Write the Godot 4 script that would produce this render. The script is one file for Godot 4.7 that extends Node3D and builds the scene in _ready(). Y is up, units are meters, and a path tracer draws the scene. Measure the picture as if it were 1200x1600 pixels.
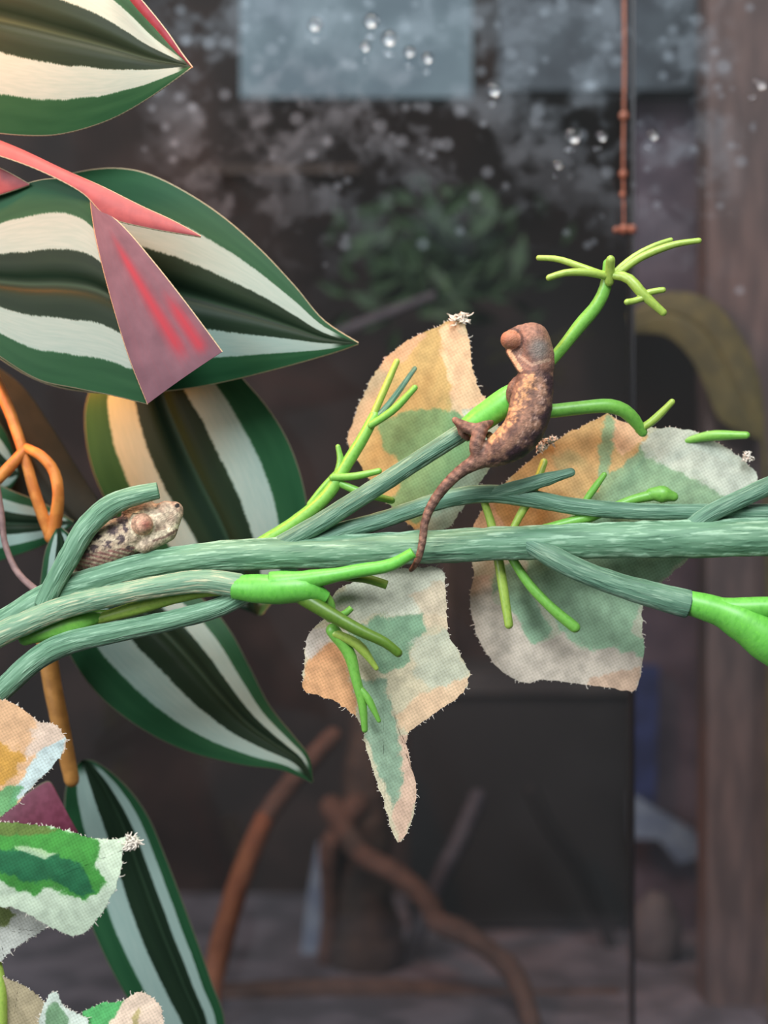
extends Node3D
# Baby chameleons on an artificial ivy vine inside a glass terrarium. Photo scale: 100 px = 1 cm on the plane in focus.

const D := 0.25                      # camera to the plane in focus
const EYE_Y := 0.105                 # camera height over the terrarium floor
var used := {}
var nz := FastNoiseLite.new()        # shared smooth noise
var rng := RandomNumberGenerator.new()
var M := {}                          # materials


class Geo:
	var v := PackedVector3Array()
	var uv := PackedVector2Array()
	var uv2 := PackedVector2Array()
	var c := PackedColorArray()
	var ix := PackedInt32Array()
	var weld := PackedInt32Array()
	func add(p: Vector3, t := Vector2.ZERO, t2 := Vector2.ZERO) -> int:
		v.append(p)
		uv.append(t)
		uv2.append(t2)
		return v.size() - 1
	func tri(a: int, b: int, d: int) -> void:          # counter-clockwise seen from outside
		ix.append(a); ix.append(b); ix.append(d)
	func quad(a: int, b: int, d: int, e: int) -> void:
		tri(a, b, d); tri(a, d, e)


# ---------- small helpers ----------
func C(r: float, g: float, b: float) -> Color:
	return Color(r / 255.0, g / 255.0, b / 255.0)

func P(x: float, y: float, d: float) -> Vector3:       # where the thing at that spot of the photo stands, d centimetres in front of the plane in focus
	var z := d * 0.01
	var k := (D - z) / D * 0.0001
	return Vector3((x - 600.0) * k, EYE_Y + (800.0 - y) * k, z)

func PL(a: Array) -> PackedVector3Array:               # flat list x, y, d ...
	var o := PackedVector3Array()
	for i in range(0, a.size(), 3):
		o.append(P(a[i], a[i + 1], a[i + 2]))
	return o

func E2(a: Array, d0: float, d1: float) -> PackedVector3Array:   # flat list x, y ..., depth running from d0 to d1
	var o := PackedVector3Array()
	var n := a.size() / 2
	for i in n:
		o.append(P(a[i * 2], a[i * 2 + 1], lerpf(d0, d1, float(i) / maxf(1.0, n - 1))))
	return o

func numbered(called: String) -> String:
	var k: int = used.get(called, 0)
	used[called] = k + 1
	return called if k == 0 else "%s_%03d" % [called, k]

func thing(called: String, label: String, category: String, at: Vector3, group := "") -> Node3D:
	var o := Node3D.new()
	o.name = numbered(called)
	add_child(o)
	o.position = at
	tag(o, label, category, group)
	return o

func tag(o: Node, label: String, category: String, group := "") -> Node:
	o.set_meta("label", label)
	o.set_meta("category", category)
	if group:
		o.set_meta("group", group)
	return o

func origin_of(n: Node) -> Vector3:
	var o := Vector3.ZERO
	while n is Node3D and n != self:
		o += n.position
		n = n.get_parent()
	return o

func surface(mesh: ArrayMesh, g: Geo, off: Vector3, smooth: bool) -> void:
	var v := PackedVector3Array()
	var n := PackedVector3Array()
	if not smooth:                                     # flat faces: corners of their own
		var g2 := Geo.new()
		for i in g.ix:
			g2.add(g.v[i], g.uv[i], g.uv2[i])
			if g.c.size(): g2.c.append(g.c[i])
			g2.ix.append(g2.v.size() - 1)
		g = g2
	n.resize(g.v.size())
	for i in range(0, g.ix.size(), 3):
		var a := g.ix[i]
		var b := g.ix[i + 1]
		var d := g.ix[i + 2]
		var f := (g.v[b] - g.v[a]).cross(g.v[d] - g.v[a]) * 1e6
		n[a] += f; n[b] += f; n[d] += f
	for i in range(0, g.weld.size(), 2):
		var s := n[g.weld[i]] + n[g.weld[i + 1]]
		n[g.weld[i]] = s
		n[g.weld[i + 1]] = s
	v.resize(g.v.size())
	for i in g.v.size():
		v[i] = g.v[i] - off
		n[i] = n[i].normalized() if n[i].length_squared() > 1e-20 else Vector3.BACK
	var rev := PackedInt32Array()
	rev.resize(g.ix.size())
	for i in range(0, g.ix.size(), 3):
		rev[i] = g.ix[i]; rev[i + 1] = g.ix[i + 2]; rev[i + 2] = g.ix[i + 1]
	var arr := []
	arr.resize(Mesh.ARRAY_MAX)
	arr[Mesh.ARRAY_VERTEX] = v
	arr[Mesh.ARRAY_NORMAL] = n
	arr[Mesh.ARRAY_TEX_UV] = g.uv
	arr[Mesh.ARRAY_TEX_UV2] = g.uv2
	if g.c.size() == v.size():
		arr[Mesh.ARRAY_COLOR] = g.c
	arr[Mesh.ARRAY_INDEX] = rev
	mesh.add_surface_from_arrays(Mesh.PRIMITIVE_TRIANGLES, arr)

# commits one or two Geos (front and back) as one named MeshInstance3D under parent; g vertices are in world space
func obj(called: String, geos: Array, mats: Array, parent: Node = self, smooth := true) -> MeshInstance3D:
	var o := MeshInstance3D.new()
	var off := origin_of(parent)
	if parent == self:
		var bb := AABB(geos[0].v[0], Vector3.ZERO)
		for p in geos[0].v: bb = bb.expand(p)
		off = Vector3(bb.get_center().x, bb.position.y, bb.get_center().z)
		o.position = off
		o.name = numbered(called)
	else:
		o.name = called
	var mesh := ArrayMesh.new()
	for i in geos.size():
		surface(mesh, geos[i], off, smooth)
		mesh.surface_set_material(i, mats[i])
	o.mesh = mesh
	parent.add_child(o, true)
	return o

func cat(pts: PackedVector3Array, t: float) -> Vector3:  # Catmull-Rom through all points, t 0..1
	var n := pts.size() - 1
	var f := clampf(t, 0.0, 1.0) * n
	var i := mini(int(f), n - 1)
	var u := f - i
	var a := pts[maxi(i - 1, 0)]
	var b := pts[i]
	var c := pts[i + 1]
	var d := pts[mini(i + 2, n)]
	return b.cubic_interpolate(c, a, d, u)

func resample(pts: PackedVector3Array, n: int) -> PackedVector3Array:  # evenly along the length
	var fine := PackedVector3Array()
	var k := (pts.size() - 1) * 16
	for i in k + 1: fine.append(cat(pts, float(i) / k))
	var acc := PackedFloat32Array([0.0])
	for i in k: acc.append(acc[i] + fine[i].distance_to(fine[i + 1]))
	var o := PackedVector3Array()
	var j := 0
	for i in n + 1:
		var want := acc[k] * i / n
		while j < k - 1 and acc[j + 1] < want: j += 1
		o.append(fine[j].lerp(fine[j + 1], clampf((want - acc[j]) / maxf(1e-9, acc[j + 1] - acc[j]), 0.0, 1.0)))
	return o

# round or ribbed stem; radii in cm spread over the length. cap: 0 rounded ends, 1 cut off end, 2 open
func tube(g: Geo, pts: PackedVector3Array, radii: Array, seg := 12, rough := 0.0, ridge := 0.0, cap := 0, steps := 0, flat := 1.0) -> void:
	var length := 0.0
	for i in pts.size() - 1: length += pts[i].distance_to(pts[i + 1])
	var n := steps if steps > 0 else clampi(int(length / 0.0012), 6, 90)
	var sp := resample(pts, n)
	var rad := PackedFloat32Array()
	for i in n + 1:
		var f := float(i) / n * (radii.size() - 1)
		var k := mini(int(f), radii.size() - 2) if radii.size() > 1 else 0
		rad.append((lerpf(radii[k], radii[k + 1], smoothstep(0.0, 1.0, f - k)) if radii.size() > 1 else radii[0]) * 0.01)
	if cap != 2:                                         # rounding rings at both ends
		for e in 2:
			var at := 0 if e == 0 else sp.size() - 1
			var dir := (sp[0] - sp[1]).normalized() if e == 0 else (sp[at] - sp[at - 1]).normalized()
			var r := rad[at]
			var rings := [[0.5, 0.87], [0.87, 0.5], [1.0, 0.05]] if cap == 0 else [[0.12, 0.93], [0.14, 0.5], [0.14, 0.02]]
			for q in rings:
				if e == 0:
					sp.insert(0, sp[0] if false else (PackedVector3Array([sp[0]])[0]))
					sp[0] = Vector3.ZERO
				else:
					sp.append(Vector3.ZERO)
			var m := sp.size()
			for q in 3:
				if e == 0:
					sp[2 - q] = sp[3] + dir * r * rings[q][0]
					rad.insert(0, r * rings[q][1])
				else:
					sp[m - 3 + q] = sp[m - 4] + dir * r * rings[q][0]
					rad.append(r * rings[q][1])
	var T := (sp[1] - sp[0]).normalized()
	var N := (Vector3.BACK - T * Vector3.BACK.dot(T))
	N = N.normalized() if N.length() > 0.1 else T.cross(Vector3.UP).normalized()
	var first := g.v.size()
	var along := 0.0
	for i in sp.size():
		if i > 0: along += sp[i].distance_to(sp[i - 1])
		var t2 := (sp[mini(i + 1, sp.size() - 1)] - sp[maxi(i - 1, 0)])
		if t2.length_squared() > 1e-16: T = t2.normalized()
		N = (N - T * N.dot(T)).normalized()
		var B := T.cross(N)
		for j in seg + 1:
			var th := TAU * j / seg
			var k := rad[i]
			if rough > 0.0:
				var jj := j % seg
				var q := sp[i] * 900.0 + (N * cos(TAU * jj / seg) + B * sin(TAU * jj / seg)) * 1.6
				k *= 1.0 + rough * nz.get_noise_3d(q.x, q.y, q.z)
			if ridge > 0.0:
				for c0 in [0.95, 4.75]:
					k *= 1.0 + ridge * exp(-pow((th - c0) / 0.16, 2.0)) * (0.8 + 0.5 * nz.get_noise_1d(along * 1600.0 + c0 * 50.0))
			g.add(sp[i] + (N * cos(th) * flat + B * sin(th)) * k, Vector2(float(j) / seg, along * 100.0))
		g.weld.append(g.v.size() - 1)
		g.weld.append(g.v.size() - 1 - seg)
	var w := seg + 1
	for i in sp.size() - 1:
		for j in seg:
			var a := first + i * w + j
			g.quad(a, a + 1, a + w + 1, a + w)

# a blade between two edges: front and back skins of their own, joined by the rim
func blade(A: PackedVector3Array, B: PackedVector3Array, bulge: float, groove: float, wave := 0.0, v0 := 0.0, v1 := 1.0, n := 60, m := 28, u0 := 0.0, u1 := 1.0, mid := 0.5) -> Array:
	var fr := Geo.new()
	var bk := Geo.new()
	var rim := Geo.new()
	var a := resample(A, n)
	var b := resample(B, n)
	var w := m + 1
	var flip := false
	for i in n + 1:
		var across := b[i] - a[i]
		var tan := (a[mini(i + 1, n)] + b[mini(i + 1, n)] - a[maxi(i - 1, 0)] - b[maxi(i - 1, 0)])
		var nr := across.cross(tan).normalized()
		if i == n / 2: flip = nr.z < 0.0
	for i in n + 1:
		var across := b[i] - a[i]
		var wd := across.length()
		var tan := (a[mini(i + 1, n)] + b[mini(i + 1, n)] - a[maxi(i - 1, 0)] - b[maxi(i - 1, 0)])
		var nr := across.cross(tan)
		nr = nr.normalized() if nr.length_squared() > 1e-18 else Vector3.BACK
		if flip: nr = -nr
		for j in m + 1:
			var s := float(j) / m
			var h := bulge * 4.0 * s * (1.0 - s) - groove * exp(-pow((s - mid) / 0.035, 2.0))
			h += wave * sin(s * 9.0 + i * 0.11) * s * (1.0 - s)
			var p := a[i] + across * s + nr * h * wd
			var edge := 0.00012 if j > 0 and j < m and i < n else 0.00009
			var sv := 0.5 * s / mid if s < mid else 0.5 + 0.5 * (s - mid) / (1.0 - mid)   # the midrib need not lie halfway
			var t := Vector2(lerpf(u0, u1, float(i) / n), lerpf(v0, v1, sv))
			fr.add(p + nr * edge, t)
			bk.add(p - nr * edge, t)
	for i in n:
		for j in m:
			var q := i * w + j
			if flip:
				fr.quad(q, q + w, q + w + 1, q + 1); bk.quad(q, q + 1, q + w + 1, q + w)
			else:
				fr.quad(q, q + 1, q + w + 1, q + w); bk.quad(q, q + w, q + w + 1, q + 1)
	for i in n:                                          # rim
		for side in 2:
			var q := i * w + (m if side else 0)
			var c0 := rim.add(fr.v[q], fr.uv[q]); var c1 := rim.add(fr.v[q + w], fr.uv[q + w])
			var c2 := rim.add(bk.v[q + w], fr.uv[q + w]); var c3 := rim.add(bk.v[q], fr.uv[q])
			var in0 := (fr.v[q] - fr.v[i * w + (m - 3 if side else 3)]).normalized() * 0.00016
			var in1 := (fr.v[q + w] - fr.v[(i + 1) * w + (m - 3 if side else 3)]).normalized() * 0.00016
			var d0 := rim.add((fr.v[q] + bk.v[q]) * 0.5 + in0, fr.uv[q])
			var d1 := rim.add((fr.v[q + w] + bk.v[q + w]) * 0.5 + in1, fr.uv[q + w])
			if (side == 1) != flip: rim.quad(c0, d0, d1, c1); rim.quad(d0, c3, c2, d1)
			else: rim.quad(c0, c1, d1, d0); rim.quad(d0, d1, c2, c3)
	return [fr, bk, rim]

# prism of an outline in photo pixels, at one depth, of a thickness in cm going back
func prism(g: Geo, px: Array, d: float, thick: float) -> void:
	var o := PackedVector2Array()
	for i in range(0, px.size(), 2): o.append(Vector2(px[i], px[i + 1]))
	if Geometry2D.is_polygon_clockwise(o): o.reverse()   # y is down: this order is counter-clockwise for the camera
	var t := Geometry2D.triangulate_polygon(o)
	var n := o.size()
	var base := g.v.size()
	for k in 2:
		for q in o:
			var p := P(q.x, q.y, d)
			p.z -= k * thick * 0.01
			g.add(p, q * 0.01)
	for i in range(0, t.size(), 3):
		var f := (g.v[base + t[i + 1]] - g.v[base + t[i]]).cross(g.v[base + t[i + 2]] - g.v[base + t[i]]).z > 0.0
		var x := [t[i], t[i + 1], t[i + 2]] if f else [t[i], t[i + 2], t[i + 1]]
		g.tri(base + x[0], base + x[1], base + x[2])
		g.tri(base + n + x[0], base + n + x[2], base + n + x[1])
	var area := 0.0
	for i in n: area += g.v[base + i].x * g.v[base + (i + 1) % n].y - g.v[base + (i + 1) % n].x * g.v[base + i].y
	for i in n:
		var a := base + i
		var b := base + (i + 1) % n
		if area > 0.0: g.quad(a, a + n, b + n, b)
		else: g.quad(a, b, b + n, a + n)

func box(g: Geo, lo: Vector3, hi: Vector3, bevel := 0.0) -> void:
	var b := minf(bevel, (hi - lo)[(hi - lo).min_axis_index()] * 0.4)
	var pts := []
	var at := g.v.size()
	for axis in 3:
		for side in 2:
			var q := []
			for k in 4:
				var s := [Vector2(0, 0), Vector2(1, 0), Vector2(1, 1), Vector2(0, 1)][k] as Vector2
				var p := Vector3.ZERO
				p[axis] = hi[axis] if side else lo[axis]
				var a1 := (axis + 1) % 3
				var a2 := (axis + 2) % 3
				p[a1] = (hi[a1] - b) if s.x > 0.5 else (lo[a1] + b)
				p[a2] = (hi[a2] - b) if s.y > 0.5 else (lo[a2] + b)
				q.append(g.add(p, Vector2(p[a1], p[a2]) * 100.0))
			if side: g.quad(q[0], q[1], q[2], q[3])
			else: g.quad(q[0], q[3], q[2], q[1])
			pts.append(q)
	if b <= 0.0: return
	var mid := (lo + hi) * 0.5
	var corner := func(axis: int, s: Vector3) -> int:    # index of the face corner nearest the sign vector
		var q: Array = pts[axis * 2 + (1 if s[axis] > 0 else 0)]
		for i in q:
			var r: Vector3 = g.v[i] - mid
			if r.x * s.x > 0 and r.y * s.y > 0 and r.z * s.z > 0: return i
		return q[0]
	var put := func(l: Array) -> void:
		for i in range(1, l.size() - 1):
			var f: Vector3 = (g.v[l[i]] - g.v[l[0]]).cross(g.v[l[i + 1]] - g.v[l[0]])
			var cm: Vector3 = (g.v[l[0]] + g.v[l[i]] + g.v[l[i + 1]]) / 3.0 - mid
			if f.dot(cm) > 0: g.tri(l[0], l[i], l[i + 1])
			else: g.tri(l[0], l[i + 1], l[i])
	for axis in 3:
		var a1 := (axis + 1) % 3
		var a2 := (axis + 2) % 3
		for s1 in [-1, 1]:
			for s2 in [-1, 1]:
				var s := Vector3.ONE
				s[a1] = s1; s[a2] = s2
				var r := s; r[axis] = -1
				put.call([corner.call(a1, s), corner.call(a2, s), corner.call(a2, r), corner.call(a1, r)])
	for sx in [-1, 1]:
		for sy in [-1, 1]:
			for sz in [-1, 1]:
				var s := Vector3(sx, sy, sz)
				put.call([corner.call(0, s), corner.call(1, s), corner.call(2, s)])

func ball(g: Geo, p: Vector3, r: Vector3, seg := 14, rings := 8, jag := 0.0) -> void:
	var at := g.v.size()
	for i in rings + 1:
		var ph := PI * i / rings
		for j in seg + 1:
			var th := TAU * (j % seg) / seg
			var n := Vector3(sin(ph) * cos(th), cos(ph), sin(ph) * sin(th))
			var k := 1.0 + jag * nz.get_noise_3d(n.x * 40.0 + p.x * 5000.0, n.y * 40.0 + p.y * 5000.0, n.z * 40.0)
			g.add(p + n * r * k, Vector2(float(j) / seg, float(i) / rings))
		g.weld.append(g.v.size() - 1)
		g.weld.append(g.v.size() - 1 - seg)
	for i in rings:
		for j in seg:
			var a := at + i * (seg + 1) + j
			g.quad(a, a + 1, a + seg + 2, a + seg + 1)

# ---------- textures ----------
func picture(w: int, h: int, f: Callable, alpha := false) -> ImageTexture:
	var im := Image.create_empty(w, h, false, Image.FORMAT_RGBA8 if alpha else Image.FORMAT_RGB8)
	for y in h:
		for x in w:
			im.set_pixel(x, y, f.call(x, y))
	return ImageTexture.create_from_image(im)

func stripe_texture(sd: int) -> ImageTexture:            # u along the leaf, v across it: margin, silver, heart, silver, margin
	var n := FastNoiseLite.new()
	n.seed = sd
	n.frequency = 0.02
	var fine := FastNoiseLite.new()
	fine.seed = sd + 7
	fine.frequency = 0.16
	var W := 512
	var H := 384
	var margin := C(26, 62, 38)
	var margin2 := C(38, 76, 48)
	var heart := C(22, 36, 25)
	var heart2 := C(30, 46, 31)
	var silver := C(140, 158, 148)
	var silver2 := C(124, 148, 138)
	return picture(W, H, func(x: int, y: int) -> Color:
		var u := float(x) / W
		var v := float(y) / H
		var e := n.get_noise_2d(x * 0.6, y * 0.3) * 0.022 + fine.get_noise_2d(x * 2.2, y * 0.35) * 0.016
		var q := absf(v - 0.5) * 2.0
		var inner := 0.30 + 0.03 * sin(u * 3.0) + e
		var outer := 0.69 - 0.03 * u + e * 0.8
		var k := smoothstep(inner - 0.012, inner + 0.012, q) * (1.0 - smoothstep(outer - 0.012, outer + 0.012, q)) * (1.0 - smoothstep(0.93, 0.965, u)) * smoothstep(0.02, 0.07, u)
		var gr := (n.get_noise_2d(x * 0.25, y * 1.4 + 300.0) + 1.0) * 0.5
		var dark := heart.lerp(heart2, gr) if q < 0.5 else margin.lerp(margin2, gr)
		var lite := silver.lerp(silver2, (fine.get_noise_2d(x * 0.12, y * 0.9) + 1.0) * 0.5)
		var c := dark.lerp(lite, k)
		if q < 0.035: c = c.lerp(C(62, 84, 62), 0.55 * (1.0 - q / 0.035))
		return c)

func underside_texture() -> ImageTexture:
	var n := FastNoiseLite.new()
	n.seed = 31
	n.frequency = 0.02
	return picture(256, 256, func(x: int, y: int) -> Color:
		var u := x / 256.0
		var v := y / 256.0
		var c := C(88, 62, 71).lerp(C(102, 74, 83), n.get_noise_2d(x, y * 0.4) + 0.5)
		var r1 := exp(-pow((v - 0.60 - 0.10 * (u - 0.6)) / 0.085, 2.0)) * smoothstep(0.15, 0.4, u) * (1.0 - smoothstep(0.82, 0.97, u))  # red streaks: light through the silver stripes, put into the colour
		var r2 := exp(-pow((v - 0.84) / 0.08, 2.0)) * smoothstep(0.55, 0.75, u) * (1.0 - smoothstep(0.9, 0.98, u))
		var r3 := exp(-pow((v - 0.42) / 0.04, 2.0)) * 0.0
		return c.lerp(C(138, 40, 52), clampf(maxf(maxf(r1, r2), r3) + n.get_noise_2d(x * 0.5, y * 4.0) * 0.12, 0.0, 1.0)))

func streaks(base: Color, light: Color, dark: Color, sd: int) -> ImageTexture:   # u round the stem, v along it
	var n := FastNoiseLite.new()
	n.seed = sd
	n.frequency = 0.03
	return picture(128, 1024, func(x: int, y: int) -> Color:
		var a := TAU * x / 128.0
		var s := n.get_noise_3d(cos(a) * 50.0, sin(a) * 50.0, y * 0.35)
		var b := n.get_noise_3d(cos(a) * 150.0, sin(a) * 150.0, y * 0.6 + 900.0)
		var c := base.lerp(dark, clampf(-s * 1.6, 0.0, 0.8))
		c = c.lerp(light, smoothstep(0.12, 0.42, b) * 0.75 + clampf(s, 0.0, 0.5) * 0.5)
		var seam := minf(absf(a - 0.95), absf(a - 4.75)) + 0.25 * n.get_noise_2d(y * 1.2, 50.0)
		c = c.lerp(light, (1.0 - smoothstep(0.05, 0.15, seam)) * 0.85)
		return c)

func weave() -> ImageTexture:
	return picture(64, 64, func(x: int, y: int) -> Color:
		var a := absf(sin(PI * x / 8.0))
		var b := absf(sin(PI * y / 8.0))
		var over := (x / 8 + y / 8) % 2 == 0
		var k := 0.84 + 0.20 * (sqrt(a) * 0.6 + 0.4 * b if over else sqrt(b) * 0.6 + 0.4 * a)
		return Color(minf(k, 1.0), minf(k, 1.0), minf(k * 0.98, 1.0)))

func cells(sd: int, freq: float) -> ImageTexture:
	var n := FastNoiseLite.new()
	n.seed = sd
	n.noise_type = FastNoiseLite.TYPE_CELLULAR
	n.cellular_return_type = FastNoiseLite.RETURN_DISTANCE
	n.frequency = freq
	return picture(256, 256, func(x: int, y: int) -> Color:
		var k := clampf(1.0 + n.get_noise_2d(x, y), 0.0, 1.0)
		return Color(1.0 - k, 1.0 - k, 1.0 - k))

func mat(c: Color, rough := 0.6, spec := 0.5) -> StandardMaterial3D:
	var m := StandardMaterial3D.new()
	m.albedo_color = c
	m.roughness = rough
	m.metallic_specular = spec
	return m

func textured(t: Texture2D, rough := 0.6, spec := 0.5) -> StandardMaterial3D:
	var m := mat(Color.WHITE, rough, spec)
	m.albedo_texture = t
	return m

func mottled(a: Color, b: Color, sd: int, scale: float, rough := 0.8) -> StandardMaterial3D:   # world-fixed two-tone surface; scale in repeats per metre
	var n := FastNoiseLite.new()
	n.seed = sd
	n.frequency = 0.02
	var t := NoiseTexture2D.new()
	t.width = 256; t.height = 256
	t.seamless = true
	t.noise = n
	var r := Gradient.new()
	r.set_color(0, a); r.set_color(1, b)
	r.set_offset(0, 0.3); r.set_offset(1, 0.7)
	t.color_ramp = r
	var m := textured(t, rough, 0.4)
	m.uv1_triplanar = true
	m.uv1_world_triplanar = true
	m.uv1_scale = Vector3.ONE * scale
	return m

func make_materials() -> void:
	for k in 2:
		var m := textured(stripe_texture(11 + k * 9), 0.42, 0.2)
		m.backlight_enabled = true
		m.backlight = Color(0.10, 0.10, 0.08)
		m.texture_repeat = false
		M["stripe%d" % k] = m
	M.under = textured(underside_texture(), 0.55, 0.4)
	M.under.texture_repeat = false
	M.rose = mottled(C(120, 58, 60), C(134, 66, 66), 4, 60.0, 0.5)
	M.plum = mottled(C(96, 40, 56), C(112, 52, 70), 6, 90.0, 0.55)
	var s := textured(streaks(C(98, 136, 106), C(150, 182, 152), C(74, 110, 84), 3), 0.55, 0.4)
	s.uv1_scale = Vector3(1, 1.0 / 13.5, 1)
	s.heightmap_enabled = true
	s.heightmap_texture = streaks(Color(0.5, 0.5, 0.5), Color.WHITE, Color.BLACK, 8)
	s.heightmap_scale = 0.016
	M.stem = s
	var s2: StandardMaterial3D = s.duplicate()
	s2.albedo_texture = streaks(C(116, 148, 118), C(188, 182, 146), C(92, 126, 100), 13)
	M.stem_worn = s2
	var s3: StandardMaterial3D = s.duplicate()
	s3.albedo_texture = streaks(C(88, 124, 100), C(130, 160, 134), C(64, 96, 76), 17)
	M.branch = s3
	var green := mat(C(108, 192, 76), 0.4)
	green.albedo_texture = streaks(C(238, 238, 238), C(255, 255, 230), C(205, 222, 190), 23)
	green.backlight_enabled = true
	green.backlight = Color(0.2, 0.3, 0.1)
	M.green = green
	M.lime = green.duplicate()
	M.lime.albedo_color = C(160, 186, 82)
	M.leafgreen = green.duplicate()
	M.leafgreen.albedo_color = C(120, 182, 76)
	M.olive = green.duplicate()
	M.olive.albedo_color = C(90, 124, 40)
	M.orange = mottled(C(178, 104, 46), C(206, 132, 62), 9, 60.0, 0.5)
	M.ochre = mottled(C(158, 108, 52), C(184, 130, 66), 19, 60.0, 0.6)
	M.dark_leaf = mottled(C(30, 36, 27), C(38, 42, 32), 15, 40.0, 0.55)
	M.mauve = mottled(C(112, 88, 84), C(136, 108, 102), 10, 90.0, 0.6)
	M.rim = mat(C(176, 160, 128), 0.5)  # lamp highlight along the leaf edge, put into the rim colour
	M.rim_unlit = mat(C(96, 94, 74), 0.5)  # same rim coloured without the lamp highlight, for the lower leaves
	M.fray = mat(C(224, 214, 198), 0.9, 0.2)
	M.weave = weave()
	# behind the glass
	M.wall = mottled(C(23, 15, 12), C(39, 27, 23), 41, 6.0, 0.9)
	M.shelf = mottled(C(66, 63, 68), C(92, 86, 92), 42, 9.0, 0.9)
	M.pale = mottled(C(70, 84, 92), C(80, 95, 102), 43, 9.0, 0.8)  # brightness of a window reflection, put into the panel colour
	M.reflection_dim = mottled(C(44, 50, 56), C(58, 66, 72), 44, 12.0, 0.8)  # darker part of the window reflection, put into the colour
	M.black = mottled(C(14, 14, 14), C(20, 20, 20), 45, 7.0, 0.7)
	M.charcoal = mottled(C(36, 35, 35), C(44, 43, 42), 46, 9.0, 0.8)
	M.wood = mottled(C(68, 56, 54), C(86, 70, 66), 47, 18.0, 0.75)
	M.wood.uv1_scale = Vector3(40, 7, 40)
	M.violet = mottled(C(62, 54, 62), C(82, 71, 78), 48, 9.0, 0.9)
	M.blue = mottled(C(24, 32, 62), C(34, 44, 80), 49, 20.0, 0.8)
	M.paper = mottled(C(84, 94, 110), C(100, 110, 122), 50, 20.0, 0.8)
	M.pinkish = mottled(C(66, 58, 58), C(82, 72, 70), 51, 20.0, 0.9)
	M.bark = mottled(C(38, 29, 24), C(52, 40, 32), 52, 30.0, 0.85)
	M.rust = mottled(C(96, 54, 32), C(112, 66, 40), 53, 30.0, 0.8)
	M.root = mottled(C(60, 42, 34), C(78, 56, 46), 54, 30.0, 0.85)
	M.twig = mottled(C(48, 46, 52), C(60, 58, 62), 55, 30.0, 0.85)
	M.bush = mottled(C(22, 40, 24), C(36, 58, 30), 56, 60.0, 0.7)
	M.yellowed = mottled(C(62, 55, 26), C(78, 68, 32), 57, 30.0, 0.7)
	M.drip = mottled(C(104, 60, 44), C(128, 78, 56), 58, 90.0, 0.4)
	M.silicone = mat(C(30, 30, 32), 0.4)
	var gl := mat(Color(0.92, 0.97, 0.95, 0.003), 0.02)
	gl.transparency = BaseMaterial3D.TRANSPARENCY_ALPHA
	M.glass = gl
	var wt := mat(Color(1, 1, 1, 0.0), 0.01)
	wt.transparency = BaseMaterial3D.TRANSPARENCY_ALPHA
	wt.refraction_enabled = true
	wt.refraction_scale = 0.033
	M.water = wt

# ---------- the setting ----------
func structure(called: String, geos: Array, mats: Array) -> MeshInstance3D:
	var o := obj(called, geos, mats, self, false)
	o.set_meta("kind", "structure")
	return o

func _ready() -> void:
	# camera, air, light, exposure
	var cam := Camera3D.new()
	cam.name = "camera"
	var at := CameraAttributesPhysical.new()
	at.frustum_focal_length = 37.5
	at.frustum_focus_distance = 0.2485
	at.frustum_near = 0.02
	at.frustum_far = 12.0
	at.exposure_aperture = 6.5
	cam.attributes = at
	cam.position = Vector3(0, EYE_Y, D)
	add_child(cam)
	cam.current = true
	var we := WorldEnvironment.new()
	we.name = "surroundings"
	var e := Environment.new()
	e.background_mode = Environment.BG_COLOR
	e.background_color = C(78, 82, 86)
	e.tonemap_mode = Environment.TONE_MAPPER_LINEAR
	e.tonemap_exposure = 1.0
	e.sdfgi_enabled = true
	e.ssao_enabled = true
	e.ssil_enabled = true
	we.environment = e
	add_child(we)
	area("window_daylight", Vector3(0.05, 0.55, 0.48), Vector3(0, 0.10, -0.01), Vector2(0.28, 0.26), C(240, 247, 255), 0.55)
	area("added_side_fill", Vector3(-0.46, 0.26, 0.40), Vector3(0, 0.10, -0.01), Vector2(0.30, 0.40), C(242, 247, 255), 0.42)  # added fill from the front, not a second window
	area("lamp_strip_light", Vector3(-0.02, 0.34, 0.03), Vector3(-0.01, 0.08, -0.01), Vector2(0.12, 0.06), C(255, 242, 228), 0.05)
	spot("heat_lamp_light", Vector3(-0.105, 0.220, 0.025), P(10, 70, -0.7), 26.0, C(255, 134, 40), 0.034)
	spot("added_leaf_spot", Vector3(-0.100, 0.160, -0.012), P(185, 690, -2.7), 15.0, C(255, 146, 48), 0.034)  # extra warm spot added for one striped leaf, as heat lamp spill

	nz.seed = 5
	nz.frequency = 0.9
	rng.seed = 77
	make_materials()
	build_room()
	build_glass()
	build_striped_plant()
	build_vines()
	build_chameleons()
	build_behind()
	build_droplets()


func area(called: String, from: Vector3, to: Vector3, size: Vector2, c: Color, energy: float) -> void:
	var l := AreaLight3D.new()
	l.name = called
	l.area_size = size
	l.light_color = c
	l.light_energy = energy
	l.shadow_enabled = true
	l.area_range = 3.0
	add_child(l)
	l.look_at_from_position(from, to)


func spot(called: String, from: Vector3, to: Vector3, angle: float, c: Color, energy: float) -> void:
	var l := SpotLight3D.new()
	l.name = called
	l.spot_angle = angle
	l.spot_angle_attenuation = 0.6
	l.spot_attenuation = 2.0
	l.spot_range = 3.0
	l.light_color = c
	l.light_energy = energy
	l.light_size = 0.01
	l.shadow_enabled = true
	add_child(l)
	l.look_at_from_position(from, to)


func build_room() -> void:
	var g := Geo.new()
	box(g, Vector3(-0.5, -0.02, -0.20), Vector3(0.5, 0.0, 0.04))
	structure("floor", [g], [M.shelf])
	g = Geo.new()
	box(g, Vector3(-0.6, -0.02, -0.21), Vector3(0.6, 0.6, -0.19))
	structure("wall_back", [g], [M.wall])


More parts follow.
